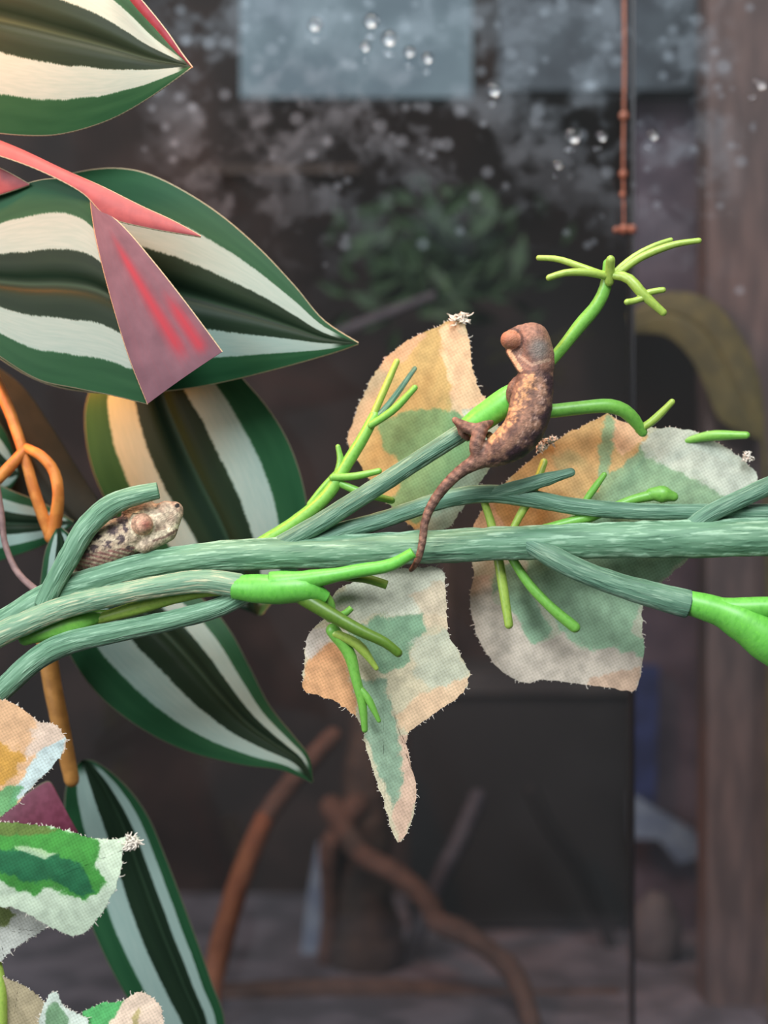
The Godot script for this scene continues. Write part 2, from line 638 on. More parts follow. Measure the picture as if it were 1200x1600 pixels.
func build_glass() -> void:
	var edge := P(985, 800, -6).x
	var g := Geo.new()
	box(g, Vector3(-0.24, 0.0005, -0.064), Vector3(edge, 0.30, -0.060))
	var w := structure("window_1", [g], [M.glass])
	g = Geo.new()
	box(g, Vector3(edge + 0.001, 0.0005, -0.064), Vector3(0.20, 0.30, -0.060))
	structure("window_2", [g], [M.glass])
	g = Geo.new()
	box(g, Vector3(edge + 0.0003, 0.0005, -0.0645), Vector3(edge + 0.0008, 0.30, -0.0598))
	structure("trim_1", [g], [M.silicone])
	# dried water spots on the pane
	var n := FastNoiseLite.new()
	n.seed = 90
	n.frequency = 0.014
	var f := FastNoiseLite.new()
	f.seed = 91
	f.frequency = 0.045
	var dots := []
	rng.seed = 12
	for i in 150: dots.append(Vector3(rng.randf_range(0, 512), rng.randf_range(0, 300) * rng.randf_range(0.4, 1.0), rng.randf_range(1.5, 6.0)))
	var im := Image.create_empty(512, 320, false, Image.FORMAT_RGBA8)
	for y in 320:
		for x in 512:
			var k := smoothstep(-0.12, 0.5, n.get_noise_2d(x, y) + 0.45 * f.get_noise_2d(x, y) + 0.12)
			k *= 0.55 + 0.45 * smoothstep(-0.2, 0.3, f.get_noise_2d(x * 0.7 + 700.0, y * 0.7))
			var fall := 1.0 - smoothstep(150.0, 300.0, float(y) + 60.0 * n.get_noise_2d(x * 0.4, 40.0))
			var side := smoothstep(0.0, 60.0, float(x)) * (1.0 - smoothstep(470.0, 512.0, float(x)))
			im.set_pixel(x, y, Color(0.72, 0.78, 0.82, k * fall * side * 0.10))
	for q in dots:
		for yy in range(-7, 8):
			for xx in range(-7, 8):
				var x := int(q.x) + xx
				var y := int(q.y) + yy
				if x < 0 or y < 0 or x > 511 or y > 319: continue
				var d := Vector2(xx, yy).length()
				var a := (1.0 - smoothstep(q.z - 1.5, q.z + 0.5, d)) * 0.09
				var c := im.get_pixel(x, y)
				c.a = clampf(c.a + a, 0.0, 0.5)
				im.set_pixel(x, y, c)
	var m := textured(ImageTexture.create_from_image(im), 0.9, 0.2)
	m.transparency = BaseMaterial3D.TRANSPARENCY_ALPHA
	m.texture_repeat = false
	g = Geo.new()
	var lo := P(190, 520, -5.98)
	var hi := P(1180, -60, -5.98)
	var i0 := g.add(Vector3(lo.x, lo.y, lo.z), Vector2(0, 1))
	g.add(Vector3(hi.x, lo.y, lo.z), Vector2(1, 1))
	g.add(Vector3(hi.x, hi.y, lo.z), Vector2(1, 0))
	g.add(Vector3(lo.x, hi.y, lo.z), Vector2(0, 0))
	g.quad(i0, i0 + 1, i0 + 2, i0 + 3)
	var o := obj("water_stain", [g], [m], w)
	o.set_meta("kind", "stuff")
	o.set_meta("label", "grey dried water spots mottling the upper glass")


# ---------- the striped houseplant ----------
func build_striped_plant() -> void:
	var t := thing("striped_houseplant", "houseplant with silver-striped dark green leaves, purple undersides and orange stems", "houseplant", P(40, 1240, -2.0))
	var f: Array
	# the leaf at the very top, its far edge curling over to show pink
	f = blade(E2([-90, -150, 20, -130, 110, -90, 180, -34, 235, 36, 272, 76, 300, 104], -0.9, -0.5), E2([-90, 185, -30, 203, 40, 211, 100, 208, 170, 187, 232, 153, 300, 105], -0.5, -0.4), 0.08, 0.045)
	var leaf := obj("leaf", f, [M.stripe0, M.under, M.rim], t)
	f = blade(E2([178, -36, 208, 6, 246, 48, 276, 82, 300, 104], -0.45, -0.38), E2([200, -24, 228, 8, 260, 48, 284, 83, 301, 105], -0.30, -0.36), 0.12, 0.0, 0.0, 0.0, 0.4, 30, 6)
	obj("curled_edge", f, [M.plum, M.plum, M.rim], leaf).set_meta("label", "pink curled edge")
	# the big leaf pointing at the middle of the photo
	f = blade(E2([-60, 350, 40, 298, 120, 270, 190, 264, 250, 280, 330, 326, 400, 384, 460, 447, 505, 500, 560, 536], -1.5, -0.9), E2([-60, 510, 0, 560, 70, 598, 150, 613, 240, 612, 330, 600, 420, 579, 490, 560, 530, 548, 560, 537], -1.3, -0.9), 0.05, 0.05)
	obj("leaf", f, [M.stripe1, M.under, M.rim], t)
	# the leaf in front of it, its tip folded over
	var fold := [141, 312, 150, 370, 170, 452, 200, 552, 231, 631]
	f = blade(E2([-120, 420, -60, 345, 0, 305, 50, 285, 90, 280, 120, 289, 141, 312], -0.9, -0.32), E2([-120, 440, -60, 512, 0, 556, 60, 592, 120, 606, 180, 618, 231, 631], -0.9, -0.32), 0.02, 0.03, 0.0, 0.0, 1.0, 60, 28, 0.0, 0.62)
	leaf = obj("leaf", f, [M.stripe0, M.under, M.rim], t)
	f = blade(E2(fold, -0.27, -0.27), E2([142, 312, 190, 352, 240, 410, 292, 476, 347, 550], -0.27, -0.02), 0.05, 0.0, 0.0, 0.0, 1.0, 40, 16)
	obj("folded_tip", f, [M.under, M.stripe0, M.rim], leaf).set_meta("label", "purple folded tip with red streaks")
	# narrow leaf seen edge on, showing its red underside
	f = blade(E2([-40, 205, 30, 232, 100, 265, 160, 292, 220, 322, 270, 345, 314, 369], -0.5, -0.2), E2([-40, 232, 20, 250, 75, 272, 130, 302, 168, 338, 232, 356, 314, 370], -0.3, -0.2), 0.10, 0.0, 0.0, 0.0, 1.0, 40, 10)
	obj("leaf", f, [M.rose, M.stripe1, M.rim], t).set_meta("label", "rose-red narrow leaf seen edge on")
	f = blade(E2([-30, 250, 10, 268, 46, 288], -0.6, -0.55), E2([-30, 310, 0, 304, 46, 289], -0.6, -0.55), 0.05, 0.0)
	obj("leaf", f, [M.rose, M.stripe1, M.rim], t).set_meta("label", "rose-red leaf end")
	# below: the leaf with the ochre-lit stripe
	f = blade(E2([240, 540, 175, 560, 138, 620, 136, 690, 158, 765, 205, 835, 275, 905, 400, 960], -2.9, -3.0), E2([250, 530, 340, 560, 395, 610, 440, 672, 468, 740, 480, 810, 470, 880, 410, 960], -2.0, -2.4), 0.06, 0.05)
	obj("leaf", f, [M.stripe1, M.under, M.rim_unlit], t)
	# dark leaf at the back, leaves at the edge of the photo
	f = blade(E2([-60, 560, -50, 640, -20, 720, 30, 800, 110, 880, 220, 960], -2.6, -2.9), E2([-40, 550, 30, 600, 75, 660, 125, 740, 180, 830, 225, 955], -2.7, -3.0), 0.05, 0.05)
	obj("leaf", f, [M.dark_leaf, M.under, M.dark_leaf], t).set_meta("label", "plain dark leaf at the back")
	f = blade(E2([-110, 720, -40, 742, 20, 768, 70, 788, 115, 815], -2.0, -2.2), E2([-110, 890, -50, 892, 10, 872, 70, 850, 115, 818], -1.9, -2.2), 0.05, 0.06)
	obj("leaf", f, [M.stripe1, M.under, M.rim_unlit], t)
	f = blade(E2([-90, 630, -40, 640, 5, 670, 30, 740], -2.3, -2.4), E2([-90, 740, -40, 770, 5, 775, 30, 742], -2.3, -2.4), 0.05, 0.06)
	obj("leaf", f, [M.stripe0, M.under, M.rim_unlit], t)
	f = blade(E2([88, 826, 72, 860, 64, 910, 60, 960, 70, 1010], -1.3, -1.5), E2([96, 824, 118, 850, 120, 900, 104, 960, 72, 1010], -1.2, -1.5), 0.05, 0.06)
	obj("leaf", f, [M.stripe1, M.under, M.rim_unlit], t)
	# the leaf under the vine
	f = blade(E2([150, 880, 250, 895, 320, 940, 358, 985, 388, 1040, 420, 1102, 458, 1150, 482, 1182, 489, 1222], -2.9, -2.2), E2([140, 890, 92, 940, 104, 1010, 150, 1080, 214, 1133, 290, 1172, 375, 1194, 440, 1203, 488, 1223], -2.2, -2.2), 0.04, 0.06, 0.0, 0.0, 1.0, 60, 28, 0.0, 1.0, 0.36)
	obj("leaf", f, [M.stripe1, M.under, M.rim_unlit], t)
	# the lowest leaf
	f = blade(E2([128, 1188, 108, 1212, 102, 1270, 116, 1350, 142, 1440, 178, 1520, 225, 1600, 300, 1720], -2.4, -2.9), E2([130, 1187, 152, 1192, 192, 1224, 230, 1275, 262, 1350, 296, 1440, 328, 1530, 350, 1610, 310, 1720], -2.5, -2.9), 0.03, 0.06, 0.0, 0.0, 1.0, 60, 28, 0.0, 1.0, 0.68)
	obj("leaf", f, [M.stripe0, M.under, M.rim_unlit], t)
	f = blade(E2([-10, 1290, 30, 1250, 72, 1222, 86, 1232], -1.6, -1.6), E2([-10, 1330, 40, 1330, 90, 1320, 122, 1300], -1.5, -1.6), 0.06, 0.0)
	obj("leaf", f, [M.plum, M.stripe1, M.rim_unlit], t).set_meta("label", "plum underside of a low leaf")
	# stems
	for s in [
		[[-12, 585, -1.6, 14, 640, -1.5, 36, 705, -1.4, 56, 775, -1.4, 78, 836, -1.5], [0.10, 0.09, 0.10], "orange"],
		[[-30, 775, -1.3, 0, 745, -1.3, 22, 722, -1.3, 40, 700, -1.4], [0.09, 0.10, 0.08], "orange"],
		[[40, 700, -1.4, 64, 712, -1.2, 84, 736, -1.2, 91, 770, -1.2, 88, 806, -1.4, 80, 838, -1.5], [0.08, 0.095, 0.12], "orange"],
		[[72, 1000, -1.7, 80, 1060, -1.7, 92, 1120, -1.7, 112, 1218, -1.9], [0.16, 0.15, 0.13], "ochre"],
	]:
		var g := Geo.new()
		tube(g, PL(s[0]), s[1], 14, 0.06)
		obj("stem", [g], [M[s[2]]], t)
	var g := Geo.new()
	tube(g, PL([-8, 740, -1.0, 2, 800, -1.0, 8, 850, -1.0, 28, 895, -0.9, 66, 930, -0.6]), [0.05, 0.05, 0.06], 10, 0.05)
	obj("tendril", [g], [M.mauve], t)


# ---------- the ivy ----------
# a cloth leaf: outline in photo pixels, built flat at depth d and bent by the function lift (cm); print: base colour, then [colour, outline, jaggedness]
func cloth_leaf(parent: Node3D, px: Array, d: float, lift: Callable, base: Color, patches: Array, sd: int, label := "", center := Vector2.ZERO, fray := 170) -> Node3D:
	var o := PackedVector3Array()
	for i in range(0, px.size(), 2): o.append(Vector3(px[i], px[i + 1], 0))
	o.append(o[0])
	var N := 190
	var ring := resample(o, N)
	var lo := Vector2(1e9, 1e9)
	var hi := -lo
	var mid := Vector2.ZERO
	for i in N:
		ring[i] += Vector3(nz.get_noise_1d(i * 3.1 + sd * 99.0), nz.get_noise_1d(i * 2.7 + sd * 55.0), 0) * 4.0
		lo = lo.min(Vector2(ring[i].x, ring[i].y)); hi = hi.max(Vector2(ring[i].x, ring[i].y))
		mid += Vector2(ring[i].x, ring[i].y) / N
	if center != Vector2.ZERO: mid = center
	var origin := P(mid.x, mid.y, d)
	var k := (D - d * 0.01) / D * 0.0001
	var crumple := FastNoiseLite.new()
	crumple.seed = sd
	crumple.frequency = 0.009
	var place := func(x: float, y: float) -> Vector3:
		return origin + Vector3((x - mid.x) * k, -(y - mid.y) * k, (lift.call(x, y) + 0.035 * crumple.get_noise_2d(x, y)) * 0.01)
	var fr := Geo.new()
	var bk := Geo.new()
	var K := 12
	for r in K + 1:
		var f := float(r) / K
		for i in (1 if r == 0 else N):
			var x := lerpf(mid.x, ring[i].x, f)
			var y := lerpf(mid.y, ring[i].y, f)
			var p: Vector3 = place.call(x, y)
			var t := (Vector2(x, y) - lo) / (hi - lo)
			var t2 := Vector2(x, y).rotated(0.5) * 0.026
			fr.add(p + Vector3(0, 0, 0.00012), t, t2)
			bk.add(p - Vector3(0, 0, 0.00012), t, t2)
	var cw := 0.0
	for i in N: cw += ring[i].x * ring[(i + 1) % N].y - ring[(i + 1) % N].x * ring[i].y
	for i in N:
		var j := (i + 1) % N
		for r in K:
			var a := 1 + (r - 1) * N + i if r > 0 else 0
			var a2 := 1 + (r - 1) * N + j if r > 0 else 0
			var b := 1 + r * N + i
			var b2 := 1 + r * N + j
			if cw < 0.0:
				if r > 0: fr.quad(a, b, b2, a2); bk.quad(a, a2, b2, b)
				else: fr.tri(0, b, b2); bk.tri(0, b2, b)
			else:
				if r > 0: fr.quad(a, a2, b2, b); bk.quad(a, b, b2, a2)
				else: fr.tri(0, b2, b); bk.tri(0, b, b2)
		var e0 := fr.v.size()
		var q := 1 + (K - 1) * N
		fr.add(fr.v[q + i], fr.uv[q + i]); fr.add(fr.v[q + j], fr.uv[q + j]); fr.add(bk.v[q + j], fr.uv[q + j]); fr.add(bk.v[q + i], fr.uv[q + i])
		if cw < 0.0: fr.quad(e0, e0 + 3, e0 + 2, e0 + 1)
		else: fr.quad(e0, e0 + 1, e0 + 2, e0 + 3)
	# the print
	var polys := []
	for q in patches:
		var pv := PackedVector2Array()
		for i in range(0, q[1].size(), 2): pv.append(Vector2(q[1][i], q[1][i + 1]))
		polys.append(pv)
	var n1 := FastNoiseLite.new()
	n1.seed = sd + 3
	n1.frequency = 0.035
	var n2 := FastNoiseLite.new()
	n2.seed = sd + 5
	n2.frequency = 0.3
	var S := 320
	var tex := picture(S, S, func(x: int, y: int) -> Color:
		var q := lo + (hi - lo) * Vector2(x + 0.5, y + 0.5) / S
		var w1 := Vector2(n1.get_noise_2d(q.x, q.y), n1.get_noise_2d(q.x + 500.0, q.y))
		var w2 := Vector2(n2.get_noise_2d(q.x, q.y), n2.get_noise_2d(q.x + 500.0, q.y))
		var c := base.lightened(0.0)
		c = c.lerp(c * 0.9, clampf(w1.x * 1.2 + 0.3, 0.0, 1.0))
		for i in polys.size():
			var jag: float = patches[i][2]
			var hit := 0.0
			for k3 in [-0.8, 0.2, 1.2]:
				if Geometry2D.is_point_in_polygon(q + w1 * jag * (1.2 + k3 * 0.5) + w2 * jag * k3 * 1.3, polys[i]): hit += 0.3334
			if hit > 0.0:
				var pc: Color = patches[i][0]
				c = c.lerp(pc.lerp(pc * 0.88, clampf(w1.y * 1.3 + 0.4, 0.0, 1.0)), hit * (patches[i][3] if patches[i].size() > 3 else 0.9))
		c = c * (1.0 + 0.07 * w2.x)
		c.a = 1.0
		return c)
	var m := textured(tex, 0.85, 0.25)
	m.texture_repeat = true
	m.detail_enabled = true
	m.detail_albedo = M.weave
	m.detail_blend_mode = BaseMaterial3D.BLEND_MODE_MUL
	m.detail_uv_layer = BaseMaterial3D.DETAIL_UV_2
	m.backlight_enabled = true
	m.backlight = Color(0.22, 0.2, 0.16)
	var leaf := obj("leaf", [fr, bk], [m, m], parent)
	if label: leaf.set_meta("label", label)
	# loose threads along the cut edge
	var g := Geo.new()
	rng.seed = sd
	for i in fray:
		var a := rng.randi_range(0, N - 1)
		var p: Vector3 = place.call(ring[a].x, ring[a].y)
		var out := Vector3(ring[a].x - mid.x, -(ring[a].y - mid.y), 0).normalized()
		var tl := ring[(a + 2) % N] - ring[a]
		var nn := Vector3(-tl.y, -tl.x, 0).normalized()
		if nn.dot(out) < 0: nn = -nn
		var le := rng.randf_range(0.0001, 0.0003) * (3.2 if rng.randf() < 0.05 else 1.0)
		var side := Vector3(nn.y, -nn.x, 0) * le * rng.randf_range(-0.7, 0.7)
		var back := Vector3(0, 0, rng.randf_range(-0.3, 0.3) * le)
		tube(g, PackedVector3Array([p - nn * 0.0002, p + nn * le * 0.55 + side * 0.3, p + nn * le * 0.9 + side + back]), [0.006, 0.005, 0.003], 4, 0.0, 0.0, 2, 3)
	var th := obj("frayed_threads", [g], [M.fray], leaf)
	th.set_meta("kind", "stuff")
	return leaf

func tuft(leaf: Node3D, x: float, y: float, d: float, size: float, sd: int) -> void:   # a curl of loose threads
	rng.seed = sd
	var g := Geo.new()
	for i in 26:
		var pts := PackedVector3Array()
		var a := rng.randf() * TAU
		var c := Vector2(x, y) + Vector2(rng.randfn(0, size * 0.3), rng.randfn(0, size * 0.2))
		for k in 5:
			pts.append(P(c.x, c.y, d + rng.randf_range(-0.03, 0.06)))
			a += rng.randf_range(-1.1, 1.1)
			c += Vector2(cos(a), sin(a) * 0.8) * size * 0.22
		tube(g, pts, [0.012, 0.012, 0.008], 5, 0.0, 0.0, 2, 8)
	var o := obj("thread_tuft", [g], [M.fray], leaf)
	o.set_meta("kind", "stuff")

func stem_of(parent: Node3D, called: String, pts: Array, radii: Array, m: String, seg := 16, rough := 0.07, ridge := 0.0, cap := 0, flat := 1.0, label := "") -> Node3D:
	var g := Geo.new()
	tube(g, PL(pts), radii, seg, rough, ridge, cap, 0, flat)
	var o := obj(called, [g], [M[m]], parent)
	if label: o.set_meta("label", label)
	return o

func build_vines() -> void:
	var t := thing("ivy_vine", "long horizontal imitation ivy vine with teal-green stem that the brown lizard hangs over", "vine", P(600, 858, 0))
	stem_of(t, "stem", [-40, 1000, -0.35, 20, 965, -0.25, 75, 932, -0.1, 150, 908, 0, 240, 884, 0, 330, 871, 0, 420, 866, 0, 540, 862, 0, 660, 856, 0, 780, 850, 0, 900, 846, 0, 1020, 844, 0, 1120, 842, 0, 1240, 838, 0], [0.19, 0.20, 0.22, 0.22, 0.24, 0.25, 0.25, 0.255, 0.265, 0.275, 0.29, 0.29], "stem", 40, 0.10, 0.10)
	# upright hooked stub
	stem_of(t, "branch", [70, 945, 0.05, 92, 900, 0.16, 110, 868, 0.22, 130, 832, 0.25, 160, 800, 0.25, 195, 780, 0.25, 246, 767, 0.22], [0.17, 0.16, 0.165, 0.17, 0.17, 0.15, 0.13], "stem", 24, 0.08, 0.08, 1)
	# upper thin stems
	stem_of(t, "branch", [470, 858, -0.05, 530, 832, -0.1, 600, 812, -0.2, 690, 782, -0.25, 760, 772, -0.25, 820, 778, -0.25, 900, 792, -0.25, 990, 799, -0.2, 1060, 800, -0.15, 1120, 800, -0.12, 1240, 800, -0.1], [0.16, 0.14, 0.13, 0.14, 0.14, 0.13, 0.13, 0.12, 0.12, 0.12], "branch", 20, 0.08, 0.09)
	stem_of(t, "branch", [760, 774, -0.22, 810, 762, -0.18, 850, 750, -0.16, 892, 738, -0.16], [0.10, 0.12, 0.11, 0.07], "branch", 18, 0.09, 0.05)
	stem_of(t, "branch", [1060, 838, -0.05, 1105, 806, 0.0, 1150, 783, 0.05, 1240, 742, 0.1], [0.13, 0.14, 0.14, 0.15], "branch", 20, 0.08, 0.08)
	# the branch that carries the brown lizard, with its bright green sleeve
	stem_of(t, "branch", [400, 872, -0.1, 485, 826, 0.05, 540, 792, 0.08, 600, 754, 0.1, 660, 715, 0.1, 735, 668, 0.1], [0.14, 0.15, 0.145, 0.14, 0.14], "branch", 20, 0.06, 0.05)
	var s := stem_of(t, "sleeve", [722, 676, 0.1, 750, 656, 0.1, 790, 628, 0.1, 826, 604, 0.05], [0.17, 0.21, 0.22, 0.17], "green", 22, 0.03, 0.03, 1, 1.0, "bright green sleeve under the brown lizard")
	stem_of(s, "sprig", [810, 630, 0.05, 850, 642, 0, 900, 638, -0.05, 945, 634, -0.1, 972, 640, -0.15, 990, 655, -0.25, 1004, 675, -0.35], [0.11, 0.115, 0.11, 0.11, 0.115, 0.11, 0.08], "leafgreen", 14, 0.03)
	stem_of(s, "sprig", [815, 612, 0.05, 868, 556, 0.05, 905, 510, 0.1, 932, 478, 0.15, 946, 448, 0.2, 950, 412, 0.25], [0.09, 0.09, 0.095, 0.11, 0.10, 0.08], "leafgreen", 14, 0.04)
	for q in [
		[[948, 432, 0.25, 905, 416, 0.2, 872, 405, 0.1, 842, 403, 0.0], [0.06, 0.055, 0.045]],
		[[955, 432, 0.3, 920, 426, 0.4, 885, 426, 0.45, 858, 434, 0.5], [0.07, 0.06, 0.05]],
		[[952, 436, 0.2, 985, 405, 0.15, 1020, 385, 0.1, 1048, 375, 0.05], [0.06, 0.05, 0.04]],
		[[960, 432, 0.3, 1000, 403, 0.3, 1050, 383, 0.3, 1092, 376, 0.3], [0.06, 0.06, 0.045]],
		[[950, 430, 0.3, 980, 434, 0.45, 1005, 460, 0.5, 1036, 488, 0.5], [0.07, 0.085, 0.06]],
		[[1000, 462, 0.5, 1018, 456, 0.5, 1036, 453, 0.5], [0.05, 0.05, 0.045]],
		[[1008, 464, 0.5, 992, 470, 0.52, 980, 472, 0.55], [0.06, 0.05, 0.05]],
		[[952, 440, 0.3, 953, 420, 0.4, 954, 406, 0.5], [0.075, 0.075, 0.07]],
	]:
		stem_of(s, "sprig", q[0], q[1], "lime", 12, 0.04)
	stem_of(s, "sprig", [998, 672, -0.35, 1022, 656, -0.25, 1050, 628, -0.15], [0.06, 0.065, 0.05], "lime", 12, 0.04)
	stem_of(s, "sprig", [1070, 690, -0.9, 1110, 681, -0.8, 1166, 680, -0.7], [0.06, 0.085, 0.06], "leafgreen", 12, 0.04)
	# green shoot in front of the upper cloth leaf
	var sh := stem_of(t, "shoot", [405, 852, -0.25, 460, 818, -0.3, 510, 775, -0.35, 540, 728, -0.4, 566, 686, -0.45, 585, 650, -0.5], [0.12, 0.12, 0.11, 0.10, 0.09], "leafgreen", 14, 0.05)
	for q in [
		[[578, 660, -0.5, 598, 615, -0.5, 620, 565, -0.55], [0.06, 0.06, 0.05], "lime"],
		[[580, 662, -0.45, 612, 626, -0.55, 648, 576, -0.7], [0.05, 0.05, 0.04], "branch"],
		[[580, 664, -0.4, 615, 640, -0.4, 648, 606, -0.4], [0.06, 0.065, 0.05], "leafgreen"],
		[[524, 748, -0.4, 532, 722, -0.4, 528, 698, -0.4], [0.06, 0.06, 0.04], "leafgreen"],
		[[520, 746, -0.3, 555, 744, -0.25, 592, 736, -0.25], [0.06, 0.06, 0.05], "leafgreen"],
		[[524, 752, -0.35, 566, 770, -0.3, 612, 782, -0.3], [0.06, 0.065, 0.055], "leafgreen"],
		[[530, 735, -0.45, 505, 762, -0.5, 484, 788, -0.5], [0.05, 0.055, 0.05], "leafgreen"],
	]:
		stem_of(sh, "sprig", q[0], q[1], q[2], 12, 0.04)
	# branch with the big green sleeve at the edge of the photo
	stem_of(t, "branch", [820, 848, 0.12, 855, 866, 0.24, 900, 889, 0.3, 960, 912, 0.32, 1020, 930, 0.34, 1074, 944, 0.34], [0.12, 0.17, 0.17, 0.18, 0.20, 0.22], "branch", 22, 0.05, 0.09, 1)
	s = stem_of(t, "sleeve", [1072, 941, 0.34, 1100, 948, 0.36, 1140, 962, 0.38, 1185, 990, 0.4, 1230, 1030, 0.4], [0.19, 0.22, 0.29, 0.33, 0.27], "green", 26, 0.0, 0.0, 1, 1.0, "big bright green sleeve forking at its end")
	stem_of(s, "sprig", [1120, 948, 0.4, 1160, 950, 0.42, 1250, 948, 0.45], [0.15, 0.17, 0.16], "green", 16, 0.03)
	# yellow-green needles lying on the big cloth leaf
	for q in [
		[[755, 780, -0.3, 768, 820, -0.3, 780, 880, -0.25, 795, 976, -0.2], [0.06, 0.075, 0.08, 0.07], "lime"],
		[[800, 830, -0.3, 812, 806, -0.3, 832, 770, -0.35, 850, 722, -0.45], [0.06, 0.07, 0.06], "lime"],
		[[800, 872, -0.2, 826, 912, -0.15, 862, 950, -0.1, 898, 980, -0.1], [0.07, 0.08, 0.09], "leafgreen"],
		[[910, 790, -0.35, 925, 768, -0.35, 944, 742, -0.35], [0.05, 0.06, 0.045], "leafgreen"],
		[[850, 826, -0.25, 920, 808, -0.3, 985, 782, -0.35, 1030, 772, -0.35], [0.07, 0.09, 0.07, 0.09], "leafgreen"],
		[[1018, 772, -0.35, 1034, 772, -0.35, 1052, 776, -0.35], [0.10, 0.14, 0.08], "leafgreen"],
	]:
		stem_of(t, "sprig", q[0], q[1], q[2], 12, 0.05)
	# cloth leaves of this vine
	var cream := C(208, 188, 158)
	var lf := cloth_leaf(t, [722, 493, 732, 530, 738, 575, 750, 612, 772, 640, 778, 690, 760, 740, 732, 775, 714, 806, 692, 828, 655, 832, 620, 800, 585, 760, 556, 715, 542, 690, 550, 660, 570, 610, 600, 562, 640, 530, 680, 512], -1.0,
		func(x: float, y: float) -> float: return 0.0022 * (x - 650) - 0.000012 * pow(x - 655, 2) + 0.0004 * (y - 660), C(176, 156, 104),
		[[C(212, 184, 150), [688, 512, 722, 488, 745, 560, 750, 612, 775, 640, 720, 670, 700, 650, 705, 610, 690, 560], 5.0],
		[C(188, 158, 130), [535, 690, 570, 600, 610, 545, 660, 515, 670, 525, 620, 570, 590, 620, 565, 690], 5.0, 0.7],
		[C(104, 148, 104), [590, 660, 640, 640, 700, 640, 760, 668, 770, 720, 730, 780, 650, 820, 600, 790, 640, 740, 600, 700], 5.0, 0.85],
		[C(168, 186, 170), [720, 640, 800, 640, 790, 720, 690, 850, 640, 840, 700, 770, 745, 710], 5.0, 0.8]], 21, "tan, green and cream cloth leaf with pointed curling tip", Vector2(660, 670))
	tuft(lf, 720, 497, -0.9, 16, 301)
	lf = cloth_leaf(t, [950, 646, 978, 662, 1010, 668, 1060, 668, 1100, 678, 1150, 706, 1188, 742, 1172, 776, 1130, 812, 1096, 850, 1064, 884, 1036, 908, 1004, 946, 1003, 985, 1006, 1020, 1000, 1052, 992, 1080, 950, 1074, 900, 1068, 850, 1062, 824, 1068, 796, 1056, 766, 1030, 745, 990, 735, 940, 740, 895, 736, 850, 744, 815, 768, 778, 805, 740, 850, 702, 905, 668], -0.75,
		func(x: float, y: float) -> float: return 0.1 - 0.000004 * pow(x - 920, 2) - 0.000003 * pow(y - 880, 2), C(186, 188, 164),
		[[C(200, 166, 112), [930, 640, 1010, 665, 1010, 690, 985, 720, 930, 790, 880, 830, 740, 850, 735, 810, 800, 740, 900, 660], 5.0],
		[C(224, 190, 158), [730, 850, 738, 800, 770, 780, 790, 830, 770, 860], 5.0, 0.8],
		[C(224, 186, 150), [960, 648, 1010, 664, 1000, 690, 970, 712, 955, 690], 4.0],
		[C(136, 170, 134), [944, 648, 962, 656, 958, 700, 950, 740, 970, 730, 1010, 690, 1030, 720, 1090, 735, 1140, 770, 1150, 800, 1060, 860, 960, 850, 900, 840, 890, 800, 915, 775, 935, 770, 936, 700], 5.0, 0.9],
		[C(196, 202, 186), [1000, 690, 1040, 664, 1110, 670, 1200, 740, 1170, 790, 1120, 770, 1060, 735, 1010, 715], 5.0],
		[C(146, 182, 148), [820, 870, 1080, 860, 1050, 890, 1000, 940, 985, 990, 1010, 1000, 1008, 1030, 950, 1012, 920, 1016, 880, 990, 860, 960, 830, 930], 5.0, 0.85],
		[C(138, 174, 142), [770, 880, 800, 880, 840, 950, 860, 980, 850, 1002, 830, 1005, 800, 960, 785, 920, 772, 930], 5.0, 0.85],
		[C(204, 190, 174), [735, 900, 766, 900, 772, 940, 800, 955, 826, 1004, 850, 1006, 880, 985, 910, 1018, 960, 1010, 1008, 1030, 1000, 1090, 840, 1080, 760, 1050, 730, 960], 6.0],
		[C(206, 168, 140), [930, 1056, 1004, 1040, 996, 1090, 900, 1080], 8.0, 0.7]], 22, "large tan, green and off-white woven cloth leaf", Vector2(905, 855), 260)
	tuft(lf, 846, 698, -0.65, 12, 302)
	tuft(lf, 860, 688, -0.65, 11, 303)
	tuft(lf, 1168, 714, -0.8, 12, 304)

	# the second vine, twisted round the first
	t = thing("ivy_vine", "imitation ivy strand twisted under the main vine, ending in a bright green fork", "vine", P(200, 930, 0.4))
	stem_of(t, "stem", [-40, 1012, 0.3, 30, 978, 0.4, 100, 950, 0.42, 180, 930, 0.42, 260, 915, 0.42, 320, 909, 0.42, 374, 916, 0.42], [0.19, 0.18, 0.17, 0.16, 0.17, 0.19], "stem_worn", 26, 0.08, 0.10)
	stem_of(t, "stem", [-40, 1120, 0.3, 10, 1072, 0.34, 60, 1028, 0.36, 110, 1004, 0.36, 190, 986, 0.36, 270, 969, 0.36, 340, 950, 0.34, 382, 930, 0.3], [0.15, 0.17, 0.18, 0.17, 0.155, 0.15, 0.14], "stem", 24, 0.06, 0.04)
	stem_of(t, "shoot", [40, 998, 0.15, 80, 984, 0.22, 120, 972, 0.22, 165, 962, 0.1], [0.11, 0.16, 0.17, 0.10], "leafgreen", 14, 0.03)
	stem_of(t, "shoot", [150, 968, 0.15, 230, 946, 0.2, 300, 930, 0.2, 345, 926, 0.2], [0.09, 0.11, 0.08, 0.05], "lime", 12, 0.06)
	s = stem_of(t, "sleeve", [366, 917, 0.42, 390, 919, 0.45, 430, 921, 0.5, 478, 920, 0.5, 510, 934, 0.45], [0.19, 0.225, 0.23, 0.215, 0.10], "green", 26, 0.0, 0.0, 1, 1.0, "bright green sleeve where the strand forks")
	stem_of(s, "sprig", [425, 914, 0.50, 500, 903, 0.55, 560, 892, 0.55, 610, 883, 0.58, 645, 864, 0.62], [0.20, 0.14, 0.105, 0.10, 0.085], "green", 16, 0.03, 0.06, 1)
